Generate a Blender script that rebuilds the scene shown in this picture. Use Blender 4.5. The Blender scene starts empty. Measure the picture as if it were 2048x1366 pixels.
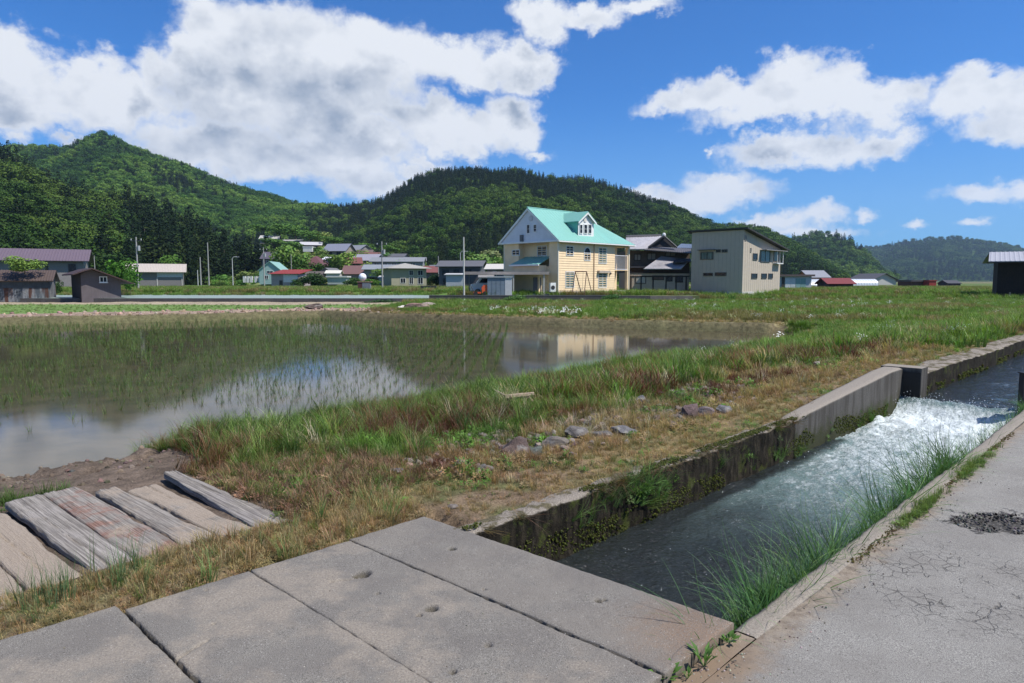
import bpy, math, random
import numpy as np
from mathutils import Vector, Matrix
random.seed(7)
rng = np.random.default_rng(7)
C = bpy.context.scene.collection
R2 = 2 ** .5
# ------------------------------------------------------------------ camera
F_PX, CAM_H = 1365.0, 1.6
PITCH = math.atan(121 / F_PX)
cam = bpy.data.cameras.new('camera')
cam_o = bpy.data.objects.new('camera', cam); C.objects.link(cam_o)
cam.sensor_width = 36; cam.lens = 36 * F_PX / 2048
cam.clip_start = .05; cam.clip_end = 12000
cam_o.location = (0, 0, CAM_H); cam_o.rotation_euler = (math.pi / 2 - PITCH, 0, 0)
bpy.context.scene.camera = cam_o
vs = bpy.context.scene.view_settings
vs.view_transform = 'Standard'; vs.look = 'None'; vs.gamma = 1; vs.use_curve_mapping = False
vs.exposure = 0.4
bpy.context.scene.cycles.volume_step_rate = 5
bpy.context.scene.cycles.max_bounces = 6
bpy.context.scene.cycles.transparent_max_bounces = 8
bpy.context.scene.cycles.volume_bounces = 0

SUN_EL = math.radians(57)
SUN_AZ = math.radians(112)         # clockwise from +Y
SUN_DIR = Vector((math.cos(SUN_EL) * math.sin(SUN_AZ), math.cos(SUN_EL) * math.cos(SUN_AZ), math.sin(SUN_EL)))
sl = bpy.data.lights.new('sun', 'SUN'); sl.energy = 5.0; sl.angle = math.radians(.5); sl.color = (1, .95, .87)
so = bpy.data.objects.new('sun', sl); C.objects.link(so)
so.rotation_euler = SUN_DIR.to_track_quat('Z', 'Y').to_euler()

# ------------------------------------------------------------------ helpers: pixels <-> world
def ray(px, py):
    a = (px - 1024) / F_PX; b = (683 - py) / F_PX
    return np.array([a, math.cos(PITCH) + b * math.sin(PITCH), -math.sin(PITCH) + b * math.cos(PITCH)])
def at(px, py, z=0.0):
    d = ray(px, py); t = (z - CAM_H) / d[2]
    return d[0] * t, d[1] * t
def atY(px, py, Y):
    d = ray(px, py); t = Y / d[1]
    return np.array([d[0] * t, Y, CAM_H + d[2] * t])
def azel(px, py):
    d = ray(px, py); return math.atan2(d[0], d[1]), math.atan2(d[2], math.hypot(d[0], d[1]))

def _h(ix, iy, s):
    n = (ix.astype(np.int64) * 374761393 + iy.astype(np.int64) * 668265263 + s * 1442695041) & 0xffffffff
    n = ((n ^ (n >> 13)) * 1274126177) & 0xffffffff
    n = n ^ (n >> 16)
    return (n & 0xffff) / 65535.0
def vn(x, y, s=0):
    x = np.asarray(x, float); y = np.asarray(y, float)
    ix = np.floor(x); iy = np.floor(y); fx = x - ix; fy = y - iy
    fx = fx * fx * (3 - 2 * fx); fy = fy * fy * (3 - 2 * fy)
    a = _h(ix, iy, s); b = _h(ix + 1, iy, s); c = _h(ix, iy + 1, s); d = _h(ix + 1, iy + 1, s)
    return (a * (1 - fx) + b * fx) * (1 - fy) + (c * (1 - fx) + d * fx) * fy
def fbm(x, y, s=0, o=4):
    r = 0; a = .5; t = 0
    for k in range(o):
        r = r + a * vn(np.asarray(x) * 2 ** k + 17.3 * k, np.asarray(y) * 2 ** k - 9.1 * k, s + k); t += a; a *= .5
    return r / t * 2 - 1
def ss(a, b, x):
    t = np.clip((np.asarray(x, float) - a) / (b - a), 0, 1); return t * t * (3 - 2 * t)
def uv2xy(u, v): return (u - v) / R2, (u + v) / R2
def xy2uv(x, y): return (x + y) / R2, (y - x) / R2

# ------------------------------------------------------------------ node helper
class NT:
    def __init__(s, tree): s.t = tree; s.n = tree.nodes; s.l = tree.links
    def put(s, node, key, val):
        if val is None: return
        sock = node.inputs[key]
        if isinstance(val, bpy.types.NodeSocket): s.l.new(val, sock)
        else:
            if sock.type == 'RGBA' and not hasattr(val, '__len__'): val = (val, val, val, 1)
            elif sock.type == 'RGBA' and len(val) == 3: val = (*val, 1)
            sock.default_value = val
    def math(s, op, a, b=None, c=None, clamp=False):
        n = s.n.new('ShaderNodeMath'); n.operation = op; n.use_clamp = clamp
        s.put(n, 0, a); s.put(n, 1, b); s.put(n, 2, c); return n.outputs[0]
    def vm(s, op, a, b=None, c=None):
        n = s.n.new('ShaderNodeVectorMath'); n.operation = op
        s.put(n, 0, a); s.put(n, 1, b); s.put(n, 2, c)
        return n.outputs['Value'] if op in ('LENGTH', 'DOT_PRODUCT', 'DISTANCE') else n.outputs[0]
    def noise(s, vec, scale, detail=4, rough=.5, dist=0, out='Fac'):
        n = s.n.new('ShaderNodeTexNoise'); s.put(n, 'Vector', vec); s.put(n, 'Scale', scale)
        s.put(n, 'Detail', detail); s.put(n, 'Roughness', rough); s.put(n, 'Distortion', dist); return n.outputs[out]
    def voro(s, vec, scale, feat='F1', out='Distance', rnd=1):
        n = s.n.new('ShaderNodeTexVoronoi'); n.feature = feat; s.put(n, 'Vector', vec); s.put(n, 'Scale', scale); s.put(n, 'Randomness', rnd)
        return n.outputs[out]
    def ramp(s, fac, a, b, lo=0.0, hi=1.0):
        n = s.n.new('ShaderNodeMapRange'); n.interpolation_type = 'SMOOTHSTEP'; n.clamp = True
        s.put(n, 0, fac); s.put(n, 1, a); s.put(n, 2, b); s.put(n, 3, lo); s.put(n, 4, hi); return n.outputs[0]
    def mix(s, f, a, b, mode='MIX'):
        n = s.n.new('ShaderNodeMix'); n.data_type = 'RGBA'; n.blend_type = mode
        s.put(n, 0, f); s.put(n, 6, a); s.put(n, 7, b); return n.outputs[2]
    def attr(s, name, kind='GEOMETRY', out='Color'):
        n = s.n.new('ShaderNodeAttribute'); n.attribute_type = kind; n.attribute_name = name; return n.outputs[out]
    def pos(s): return s.n.new('ShaderNodeNewGeometry').outputs['Position']
    def obj(s): return s.n.new('ShaderNodeTexCoord').outputs['Object']
    def bump(s, h, strength=.3, dist=.02, normal=None):
        n = s.n.new('ShaderNodeBump'); s.put(n, 'Height', h); s.put(n, 'Strength', strength); s.put(n, 'Distance', dist)
        if normal: s.put(n, 'Normal', normal)
        return n.outputs[0]
    def map(s, vec, scale=(1, 1, 1), loc=(0, 0, 0), rot=(0, 0, 0)):
        n = s.n.new('ShaderNodeMapping'); s.put(n, 'Vector', vec); s.put(n, 'Scale', scale); s.put(n, 'Location', loc); s.put(n, 'Rotation', rot); return n.outputs[0]
    def sep(s, v):
        n = s.n.new('ShaderNodeSeparateXYZ'); s.put(n, 0, v); return n.outputs
    def comb(s, x, y, z):
        n = s.n.new('ShaderNodeCombineXYZ'); s.put(n, 0, x); s.put(n, 1, y); s.put(n, 2, z); return n.outputs[0]
def mat(name, fn):
    m = bpy.data.materials.new(name); m.use_nodes = True; t = NT(m.node_tree)
    b = t.n['Principled BSDF']
    r = fn(t, b) or {}
    for k, v in r.items(): t.put(b, k, v)
    return m

# ------------------------------------------------------------------ world: sky with cumulus
w = bpy.data.worlds.new('World'); bpy.context.scene.world = w; w.use_nodes = True
SKYMUL = (.28, .88, 1.58)
T = NT(w.node_tree); T.n.clear()
out = T.n.new('ShaderNodeOutputWorld'); bg = T.n.new('ShaderNodeBackground')
T.l.new(bg.outputs[0], out.inputs[0]); bg.inputs[1].default_value = .07
sky = T.n.new('ShaderNodeTexSky'); sky.sky_type = 'NISHITA'; sky.sun_disc = False
sky.sun_elevation = SUN_EL; sky.sun_rotation = SUN_AZ; sky.altitude = 400; sky.air_density = 1.0; sky.dust_density = .3; sky.ozone_density = 3.0
gen = T.n.new('ShaderNodeTexCoord').outputs['Generated']
CLOUDS = [  # px, py, rx, ry of the puffs seen in the photograph
 (30,130,120,70),(20,205,190,55),(150,170,110,62),(250,205,150,55),(300,140,60,45),(365,90,55,55),(420,60,95,75),(520,70,120,85),
 (600,110,130,100),(700,140,150,90),(780,110,130,70),(880,120,110,55),(960,150,90,45),(470,180,200,110),(640,220,220,90),(430,290,190,50),
 (1050,140,60,50),(1085,40,60,50),(1180,15,90,30),(1280,5,60,20),(820,245,140,42),(920,275,150,42),(1035,245,70,55),(1085,305,42,16),(560,330,130,45),
 (160,280,55,20),(20,262,50,22),(300,290,50,28),(650,345,110,26),(720,370,100,30),(830,350,60,20),(700,300,190,50),
 (1350,200,80,32),(1440,180,95,45),(1560,185,130,58),(1680,190,130,55),(1780,200,90,50),(1560,225,180,28),
 (1560,300,120,32),(1660,290,120,42),(1740,280,90,38),(1790,265,70,25),(700,352,120,36),(770,385,100,30),(560,338,120,40),(470,330,90,40),(860,330,60,22),(1430,297,16,10),
 (1960,190,110,52),(2060,200,120,70),(2130,180,130,70),(1990,235,90,35),
 (1440,365,90,34),(1400,400,110,30),(1490,385,80,26),(1280,378,50,16),(1330,395,60,22),
 (1970,375,100,18),(2080,370,70,24),(1965,433,38,11),(1640,430,60,22),(1730,428,22,16),(1560,445,75,22),(1500,440,40,12),(1620,465,110,16),(1830,452,30,8),(1960,480,5,3),
]
sp = T.sep(gen)
az = T.math('ARCTAN2', sp[0], sp[1]); el = T.math('ARCSINE', sp[2])
P0 = T.comb(az, el, 0)
w1 = T.noise(T.map(gen, (1, 1, 1.25)), 9, 6, .62, out='Color')
w2 = T.noise(T.map(gen, (1, 1, 1.3)), 34, 5, .6, out='Color')
d1 = T.vm('SCALE', T.vm('SUBTRACT', w1, (.5, .5, .5))); d1.node.inputs['Scale'].default_value = .13
d2 = T.vm('SCALE', T.vm('SUBTRACT', w2, (.5, .5, .5))); d2.node.inputs['Scale'].default_value = .030
grp = bpy.data.node_groups.new('cloud_field', 'ShaderNodeTree')
grp.interface.new_socket('P', in_out='INPUT', socket_type='NodeSocketVector')
grp.interface.new_socket('D', in_out='OUTPUT', socket_type='NodeSocketFloat')
G = NT(grp); gi = grp.nodes.new('NodeGroupInput'); go = grp.nodes.new('NodeGroupOutput')
cur = None
for (px, py, rx, ry) in CLOUDS:
    a, e = azel(px, py)
    ra = rx / F_PX * math.cos(a) ** 2; rb = ry / F_PX * math.cos(a)
    q = G.vm('LENGTH', G.vm('MULTIPLY_ADD', gi.outputs[0], (1 / ra, 1 / rb, 0), (-a / ra, -e / rb, 0)))
    q = G.math('SUBTRACT', q, 1.0)
    q = G.math('MULTIPLY', q, min(1.0, .35 + rb / .05))
    if cur is None: cur = q
    else:
        n = grp.nodes.new('ShaderNodeMath'); n.operation = 'SMOOTH_MIN'; G.put(n, 0, cur); G.put(n, 1, q); n.inputs[2].default_value = .25; cur = n.outputs[0]
G.l.new(cur, go.inputs[0])
def field(p):
    n = T.n.new('ShaderNodeGroup'); n.node_tree = grp; T.l.new(p, n.inputs[0]); return T.math('MULTIPLY', n.outputs[0], -1)
lowk = T.ramp(el, .02, .24, .30, 1.0)
d1 = T.vm('MULTIPLY', d1, T.comb(lowk, lowk, lowk))
Pd = T.vm('ADD', T.vm('ADD', P0, d1), d2)
fA = field(Pd)
fB = field(T.vm('ADD', T.vm('ADD', P0, d1), (.012, .050, 0)))
# clouds go on outside the frame with cover thinned to lower the ambient light
gn = T.noise(T.map(gen, (1, 1, 2.2)), 2.6, 7, .55)
gn2 = T.noise(T.map(gen, (1, 1, 2.2), (0, 0, -.12)), 2.6, 4, .5)
ofr = T.math('MAXIMUM', T.ramp(T.math('ABSOLUTE', az), .68, .85), T.ramp(el, .42, .55))
gA = T.math('MULTIPLY_ADD', T.math('SUBTRACT', gn, .575), 6, -.0); gB = T.math('MULTIPLY', T.math('SUBTRACT', gn2, .53), 6)
low = T.ramp(el, -.02, .03)
fine = T.math('SUBTRACT', T.noise(gen, 40, 6, .65), .5)
fld = T.math('ADD', fA, T.math('MULTIPLY', fine, .55))
mixF = T.n.new('ShaderNodeMix'); T.put(mixF, 0, ofr); T.put(mixF, 2, fld); T.put(mixF, 3, gA)
mixB = T.n.new('ShaderNodeMix'); T.put(mixB, 0, ofr); T.put(mixB, 2, fB); T.put(mixB, 3, gB)
alpha = T.math('MULTIPLY', T.ramp(mixF.outputs[0], -.14, .42), low)
shade = T.ramp(mixB.outputs[0], .08, 1.0, 0, .9)
lump = T.noise(T.map(gen, (1, 1, 1.6)), 12, 5, .55)
def puff(loc): return T.math('ADD', T.noise(T.map(gen, (1, 1, 1.35), loc), 6.5, 5, .5), T.math('MULTIPLY', T.noise(T.map(gen, (1, 1, 1.35), loc), 17, 4, .55), .35))
rel = T.math('MULTIPLY', T.math('SUBTRACT', puff((0, 0, .035)), puff((0, 0, 0))), 3.0)
lump2 = T.math('ADD', T.ramp(lump, .30, .72, -.16, .16), rel)
shade = T.math('MULTIPLY', T.math('ADD', shade, lump2), T.ramp(mixF.outputs[0], .0, .8), clamp=True)
ccol = T.mix(shade, (9.5, 9.8, 10.3), (3.9, 4.6, 5.8))
skyc = T.mix(1.0, sky.outputs[0], SKYMUL, 'MULTIPLY')
hz = T.ramp(el, .0, .26, .6, 0.)
skyc = T.mix(hz, skyc, (2.4, 5.1, 8.8))
final = T.mix(alpha, skyc, ccol)
T.l.new(final, bg.inputs[0])

# ------------------------------------------------------------------ object helpers
def link(o, parent=None):
    C.objects.link(o)
    if parent is not None: o.parent = parent
    return o
def tag(o, label=None, cat=None, group=None, kind=None):
    if label: o['label'] = label
    if cat: o['category'] = cat
    if group: o['group'] = group
    if kind: o['kind'] = kind
    return o
def mesh_np(name, V, F, mats=None, smooth=False):
    me = bpy.data.meshes.new(name)
    me.from_pydata([tuple(p) for p in V] if not isinstance(V, np.ndarray) else V.tolist(), [], F if isinstance(F, list) else F.tolist())
    me.update()
    if smooth: me.shade_smooth()
    if mats:
        for m in (mats if isinstance(mats, (list, tuple)) else [mats]): me.materials.append(m)
    return me
def empty(name, loc, rz=0):
    o = bpy.data.objects.new(name, None); o.location = loc; o.rotation_euler = (0, 0, rz); o.empty_display_size = .2
    return link(o)
class MB:
    def __init__(s): s.v = []; s.f = []
    def poly(s, pts):
        k = len(s.v); s.v += [tuple(p) for p in pts]; s.f.append(tuple(range(k, k + len(pts)))); return s
    def box(s, x0, y0, z0, x1, y1, z1):
        k = len(s.v)
        s.v += [(x0,y0,z0),(x1,y0,z0),(x1,y1,z0),(x0,y1,z0),(x0,y0,z1),(x1,y0,z1),(x1,y1,z1),(x0,y1,z1)]
        s.f += [(k,k+3,k+2,k+1),(k+4,k+5,k+6,k+7),(k,k+1,k+5,k+4),(k+1,k+2,k+6,k+5),(k+2,k+3,k+7,k+6),(k+3,k,k+4,k+7)]
        return s
    def slab(s, pts, n):           # polygon extruded by vector n
        k = len(s.v); m = len(pts); n = Vector(n)
        s.v += [tuple(p) for p in pts] + [tuple(Vector(p) + n) for p in pts]
        s.f.append(tuple(range(k + m - 1, k - 1, -1))); s.f.append(tuple(range(k + m, k + 2 * m)))
        for i in range(m): j = (i + 1) % m; s.f.append((k + i, k + j, k + m + j, k + m + i))
        return s
    def bar(s, a, b, r, n=6, r2=None):
        a = Vector(a); b = Vector(b); d = (b - a).normalized(); r2 = r if r2 is None else r2
        x = d.orthogonal().normalized(); y = d.cross(x); k = len(s.v)
        for p, rr in ((a, r), (b, r2)):
            for i in range(n):
                t = 2 * math.pi * i / n; s.v.append(tuple(p + (x * math.cos(t) + y * math.sin(t)) * rr))
        for i in range(n): j = (i + 1) % n; s.f.append((k + i, k + j, k + n + j, k + n + i))
        s.f.append(tuple(range(k + n - 1, k - 1, -1))); s.f.append(tuple(range(k + n, k + 2 * n)))
        return s
    def ball(s, c, r, n=10, m=6, sz=1.0, lo=-1.0):
        k = len(s.v)
        for j in range(m + 1):
            ph = math.pi * (j / m) - math.pi / 2
            for i in range(n):
                t = 2 * math.pi * i / n
                s.v.append((c[0] + r * math.cos(ph) * math.cos(t), c[1] + r * math.cos(ph) * math.sin(t), c[2] + r * sz * max(lo, math.sin(ph))))
        for j in range(m):
            for i in range(n): q = (i + 1) % n; s.f.append((k + j*n + i, k + j*n + q, k + (j+1)*n + q, k + (j+1)*n + i))
        return s
    def ribs(s, p00, p10, p11, p01, n, h, th=.06, w=.5):   # slope with n standing ribs, p00->p10 is the eave
        p00, p10, p11, p01 = map(Vector, (p00, p10, p11, p01))
        nn = (p10 - p00).cross(p01 - p00).normalized()
        s.slab([p00, p10, p11, p01], nn * th)
        for i in range(n):
            a = (i + .5) / n; hw = w / n / 2
            l0 = p00.lerp(p10, a - hw); l1 = p00.lerp(p10, a + hw); u0 = p01.lerp(p11, a - hw); u1 = p01.lerp(p11, a + hw)
            o = nn * (th + .002)
            m0 = (l0 + l1) / 2 + nn * (th + h); m1 = (u0 + u1) / 2 + nn * (th + h)
            s.poly([l0 + o, m0, m1, u0 + o]); s.poly([m0, l1 + o, u1 + o, m1]); s.poly([l0 + o, l1 + o, m0])
        return s
    def build(s, name, m, parent=None, smooth=False):
        me = mesh_np(name, s.v, s.f, m, smooth)
        return link(bpy.data.objects.new(name, me), parent)
def copy_tree(o, parent=None):
    c = o.copy(); C.objects.link(c)
    if parent is not None: c.parent = parent
    for ch in o.children: copy_tree(ch, c)
    return c

def grid_mesh(name, X, Y, Z, mats=None, smooth=True, mask=None):
    n, m = X.shape
    V = np.stack([X, Y, Z], -1).reshape(-1, 3)
    I = np.arange(n * m).reshape(n, m)
    Q = np.stack([I[:-1, :-1], I[1:, :-1], I[1:, 1:], I[:-1, 1:]], -1)
    Q = Q[mask] if mask is not None else Q.reshape(-1, 4)
    me = bpy.data.meshes.new(name)
    me.vertices.add(len(V)); me.vertices.foreach_set('co', V.astype('f4').ravel())
    me.loops.add(Q.size); me.loops.foreach_set('vertex_index', Q.astype('i4').ravel())
    me.polygons.add(len(Q)); me.polygons.foreach_set('loop_start', np.arange(0, Q.size, 4, dtype='i4'))
    me.update(calc_edges=True); me.validate()
    if smooth: me.shade_smooth()
    if mats: me.materials.append(mats)
    return me
def add_attr(me, name, arr, typ='FLOAT_COLOR', dom='POINT'):
    a = me.attributes.new(name, typ, dom)
    if typ == 'FLOAT_COLOR':
        if arr.shape[1] == 3: arr = np.concatenate([arr, np.ones((len(arr), 1))], 1)
        a.data.foreach_set('color', arr.astype('f4').ravel())
    elif typ == 'FLOAT_VECTOR': a.data.foreach_set('vector', arr.astype('f4').ravel())
    else: a.data.foreach_set('value', arr.astype('i4' if typ == 'INT' else 'f4').ravel())

# ------------------------------------------------------------------ materials
_pc = {}
def paint(col, rough=.6, var=.12, scale=3.0, bump=.0, metal=0, spec=.4):
    k = (col, rough, var, scale, bump, metal)
    if k in _pc: return _pc[k]
    def fn(t, b):
        o = t.obj()
        n = t.noise(o, scale, 6, .6); n2 = t.noise(t.map(o, (4, 4, .5)), scale * 2, 4, .6)
        f = t.math('ADD', t.math('MULTIPLY', n, .6), t.math('MULTIPLY', n2, .4))
        c = t.mix(t.ramp(f, .3, .7), tuple(x * (1 - var) for x in col), tuple(min(1, x * (1 + var)) for x in col))
        r = {'Base Color': c, 'Roughness': rough, 'Metallic': metal, 'Specular IOR Level': spec}
        if bump: r['Normal'] = t.bump(t.noise(o, scale * 12, 4), bump, .01)
        return r
    m = mat('painted_surface', fn); _pc[k] = m; return m
GLASS = mat('window_glass', lambda t, b: {'Base Color': (.012, .016, .022), 'Roughness': .12, 'Specular IOR Level': .25})
CURTAIN = mat('curtained_glass', lambda t, b: {'Base Color': t.mix(t.ramp(t.noise(t.map(t.obj(), (9, 9, .2)), 2, 2), .4, .6), (.05, .08, .075), (.16, .22, .205)), 'Roughness': .15, 'Specular IOR Level': .3})

def m_concrete(t, b):
    p = t.pos()
    sp_ = t.noise(p, 260, 3, .7); s2 = t.noise(p, 95, 3, .7); big = t.noise(p, 3.2, 6, .6); md = t.noise(p, 14, 5, .65)
    c = t.mix(t.ramp(sp_, .32, .68), (.068, .063, .056), (.285, .265, .235))
    c = t.mix(t.ramp(big, .32, .66), c, t.mix(.45, c, (.12, .108, .10)))
    sand = t.ramp(t.math('ADD', t.noise(p, 1.9, 6, .62), t.math('MULTIPLY', md, .12)), .50, .64, 0, .75)
    sand = t.math('MULTIPLY', sand, t.ramp(t.vm('DOT_PRODUCT', p, (1 / R2, 1 / R2, 0)), 2.1, 2.3, 1.2, .25))
    c = t.mix(sand, c, t.mix(t.ramp(s2, .3, .7), (.18, .155, .13), (.29, .255, .21)))
    rp = t.vm('DISTANCE', p, (.86, 3.0, 0))
    rust = t.ramp(t.math('ADD', rp, t.math('MULTIPLY', md, .5)), .28, .75, 1, 0)
    c = t.mix(t.math('MULTIPLY', rust, t.ramp(s2, .3, .6, .1, .5)), c, (.22, .12, .06))
    c = t.mix(t.ramp(t.noise(p, 170, 2, .6), .56, .70, 0, .55), c, (.05, .046, .043))
    peb = t.ramp(t.voro(p, 60), .12, .2, 1, 0)
    c = t.mix(t.math('MULTIPLY', peb, t.ramp(t.noise(p, 30, 2), .5, .56, 0, .55)), c, (.42, .40, .38))
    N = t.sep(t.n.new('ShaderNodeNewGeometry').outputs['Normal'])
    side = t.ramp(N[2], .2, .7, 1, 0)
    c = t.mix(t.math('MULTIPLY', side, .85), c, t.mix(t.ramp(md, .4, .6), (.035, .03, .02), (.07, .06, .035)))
    h = t.math('ADD', t.math('MULTIPLY', sp_, .5), t.math('ADD', t.math('MULTIPLY', s2, 1.0), t.math('MULTIPLY', md, 1.4)))
    return {'Base Color': c, 'Roughness': .92, 'Specular IOR Level': .2, 'Normal': t.bump(h, .7, .006)}
M_CONC = mat('worn_concrete', m_concrete)

def m_road(t, b):
    p = t.pos()
    sp_ = t.noise(p, 220, 3, .75); s2 = t.voro(p, 85); big = t.noise(p, 2.2, 6, .6); md = t.noise(p, 16, 6, .7)
    c = t.mix(t.ramp(sp_, .3, .7), (.085, .082, .076), (.37, .355, .325))
    c = t.mix(t.ramp(big, .35, .65, 0, .5), c, (.16, .148, .135))
    c = t.mix(t.ramp(t.noise(p, 150, 2, .6), .55, .68, 0, .6), c, (.06, .056, .052))
    c = t.mix(t.ramp(s2, .05, .22, .5, 0), c, (.42, .40, .37))
    # cracks
    wp = t.vm('ADD', p, t.vm('SCALE', t.noise(p, 7, 4, .6, out='Color'), None)); wp.node.inputs[1].links[0].from_node.inputs['Scale'].default_value = .05
    e1 = t.voro(wp, 5.2, 'DISTANCE_TO_EDGE'); e2 = t.voro(wp, 13, 'DISTANCE_TO_EDGE')
    reg = t.ramp(t.math('ADD', t.vm('DISTANCE', p, (2.45, 3.6, 0)), t.math('MULTIPLY', md, .4)), .45, 1.0, 1, 0)
    reg2 = t.ramp(t.noise(p, .8, 3), .56, .66, 0, .25)
    cr = t.math('MULTIPLY', t.ramp(e1, .003, .016, 1, 0), reg)
    cr2 = t.math('MULTIPLY', t.ramp(e2, .006, .03, 1, 0), reg)
    crack = t.math('MULTIPLY', t.math('MAXIMUM', cr, cr2), t.ramp(t.noise(p, 5, 5, .7), .46, .58))
    c = t.mix(t.math('MULTIPLY', crack, .65), c, (.05, .045, .04))
    # crumbled dark patch
    pc = at(2010, 1042, -.05)
    q = t.vm('LENGTH', t.vm('MULTIPLY', t.vm('SUBTRACT', p, (*pc, 0)), (2.6, 4.2, 0)))
    pt = t.ramp(t.math('ADD', q, t.math('MULTIPLY', t.math('SUBTRACT', t.noise(p, 10, 6, .75), .5), 3.2)), .70, .95, 1, 0)
    c = t.mix(t.math('MULTIPLY', pt, .9), c, t.mix(t.ramp(t.voro(p, 55), .1, .5), (.20, .185, .17), (.04, .038, .036)))
    # soil, moss and litter along the edge of the kerb
    uvv = t.vm('DOT_PRODUCT', p, (-1 / R2, 1 / R2, 0))
    edge = t.ramp(t.math('ADD', uvv, t.math('MULTIPLY', t.math('SUBTRACT', t.noise(p, 9, 5, .7), .5), .30)), 1.17, 1.33)
    c = t.mix(t.math('MULTIPLY', edge, .75), c, t.mix(t.ramp(md, .4, .6), (.16, .12, .085), (.26, .21, .155)))
    uu = t.vm('DOT_PRODUCT', p, (1 / R2, 1 / R2, 0))
    corner = t.math('MULTIPLY', t.ramp(uu, 2.6, 3.1, 1, 0), t.ramp(t.math('ADD', uvv, t.math('MULTIPLY', md, .35)), 1.30, 1.55))
    c = t.mix(corner, c, (.20, .145, .10))
    h = t.math('ADD', t.math('MULTIPLY', sp_, .6), t.math('SUBTRACT', t.math('MULTIPLY', md, 1.0), t.math('MULTIPLY', crack, 3)))
    h = t.math('ADD', h, t.math('MULTIPLY', pt, t.math('MULTIPLY', t.noise(p, 40, 4, .7), 4)))
    return {'Base Color': c, 'Roughness': .92, 'Specular IOR Level': .2, 'Normal': t.bump(h, .7, .007)}
M_ROAD = mat('old_pavement', m_road)

def m_wall(t, b):
    p = t.pos()
    g = t.n.new('ShaderNodeNewGeometry'); N = t.sep(g.outputs['Normal'])
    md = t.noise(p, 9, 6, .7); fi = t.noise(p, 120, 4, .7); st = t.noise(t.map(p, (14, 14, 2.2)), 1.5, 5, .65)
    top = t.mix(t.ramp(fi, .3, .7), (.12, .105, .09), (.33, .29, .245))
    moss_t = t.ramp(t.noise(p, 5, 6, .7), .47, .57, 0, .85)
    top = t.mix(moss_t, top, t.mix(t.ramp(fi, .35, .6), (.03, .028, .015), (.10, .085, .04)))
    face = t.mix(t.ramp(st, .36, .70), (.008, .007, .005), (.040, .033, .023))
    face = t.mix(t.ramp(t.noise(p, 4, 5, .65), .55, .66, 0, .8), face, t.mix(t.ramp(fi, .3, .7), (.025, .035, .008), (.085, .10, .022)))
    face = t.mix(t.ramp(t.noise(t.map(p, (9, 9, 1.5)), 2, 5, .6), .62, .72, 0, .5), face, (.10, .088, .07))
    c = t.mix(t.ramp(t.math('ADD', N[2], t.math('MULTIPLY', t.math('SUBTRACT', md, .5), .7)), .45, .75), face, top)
    return {'Base Color': c, 'Roughness': .95, 'Specular IOR Level': .15, 'Normal': t.bump(t.math('ADD', t.math('MULTIPLY', md, 2), t.math('MULTIPLY', fi, .7)), .9, .012)}
M_WALL = mat('mossy_canal_wall', m_wall)
def m_wall2(t, b):
    p = t.pos(); z = t.sep(p)[2]
    md = t.noise(p, 7, 6, .65); fi = t.noise(p, 150, 3, .7); st = t.noise(t.map(p, (5, 5, .6)), 1.5, 6, .6)
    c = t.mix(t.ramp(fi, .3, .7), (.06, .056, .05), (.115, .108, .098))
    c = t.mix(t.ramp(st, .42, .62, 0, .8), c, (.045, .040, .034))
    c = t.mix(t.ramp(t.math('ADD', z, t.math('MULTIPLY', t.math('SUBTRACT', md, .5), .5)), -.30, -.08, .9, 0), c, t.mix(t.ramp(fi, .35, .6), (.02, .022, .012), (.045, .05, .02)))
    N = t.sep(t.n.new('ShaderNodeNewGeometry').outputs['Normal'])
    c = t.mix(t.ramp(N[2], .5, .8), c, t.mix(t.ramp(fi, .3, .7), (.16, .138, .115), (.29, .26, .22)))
    return {'Base Color': c, 'Roughness': .9, 'Specular IOR Level': .2, 'Normal': t.bump(t.math('ADD', md, t.math('MULTIPLY', fi, .3)), .5, .01)}
M_WALL2 = mat('cast_canal_wall', m_wall2)

def m_wood(t, b):
    o = t.obj()
    oi = t.n.new('ShaderNodeObjectInfo'); rnd = oi.outputs['Random']; hue = oi.outputs['Color']
    off = t.vm('ADD', o, t.comb(t.math('MULTIPLY', rnd, 37), t.math('MULTIPLY', rnd, 11), 0))
    g1 = t.noise(t.map(off, (.7, 34, 34)), 2.2, 8, .72, .15); g2 = t.noise(t.map(off, (.9, 80, 80)), 2.2, 5, .65)
    md = t.noise(off, 8, 6, .65)
    c = t.mix(t.ramp(g1, .3, .7), (.115, .102, .09), (.36, .33, .295))
    c = t.mix(t.ramp(g2, .54, .66, 0, .8), c, (.035, .03, .026))
    c = t.mix(t.ramp(t.noise(off, 3.2, 5, .65), .45, .6, 0, .75), c, t.mix(1, c, hue, 'MULTIPLY'))
    sand = t.ramp(t.math('ADD', t.noise(off, 2.6, 6, .65), t.math('MULTIPLY', t.sep(hue)[0], .0)), .55, .66, 0, .8)
    a = oi.outputs['Alpha']
    sand = t.math('MULTIPLY', t.ramp(t.noise(off, 2.3, 6, .65), t.math('SUBTRACT', .62, t.math('MULTIPLY', a, .3)), t.math('SUBTRACT', .74, t.math('MULTIPLY', a, .3))), .85)
    c = t.mix(sand, c, t.mix(t.ramp(t.noise(off, 120, 3), .3, .7), (.25, .20, .155), (.36, .30, .24)))
    h = t.math('ADD', t.math('MULTIPLY', g1, 1.2), t.math('MULTIPLY', g2, .5))
    return {'Base Color': c, 'Roughness': .9, 'Specular IOR Level': .15, 'Normal': t.bump(h, .9, .012)}
M_WOOD = mat('weathered_wood', m_wood)

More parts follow.
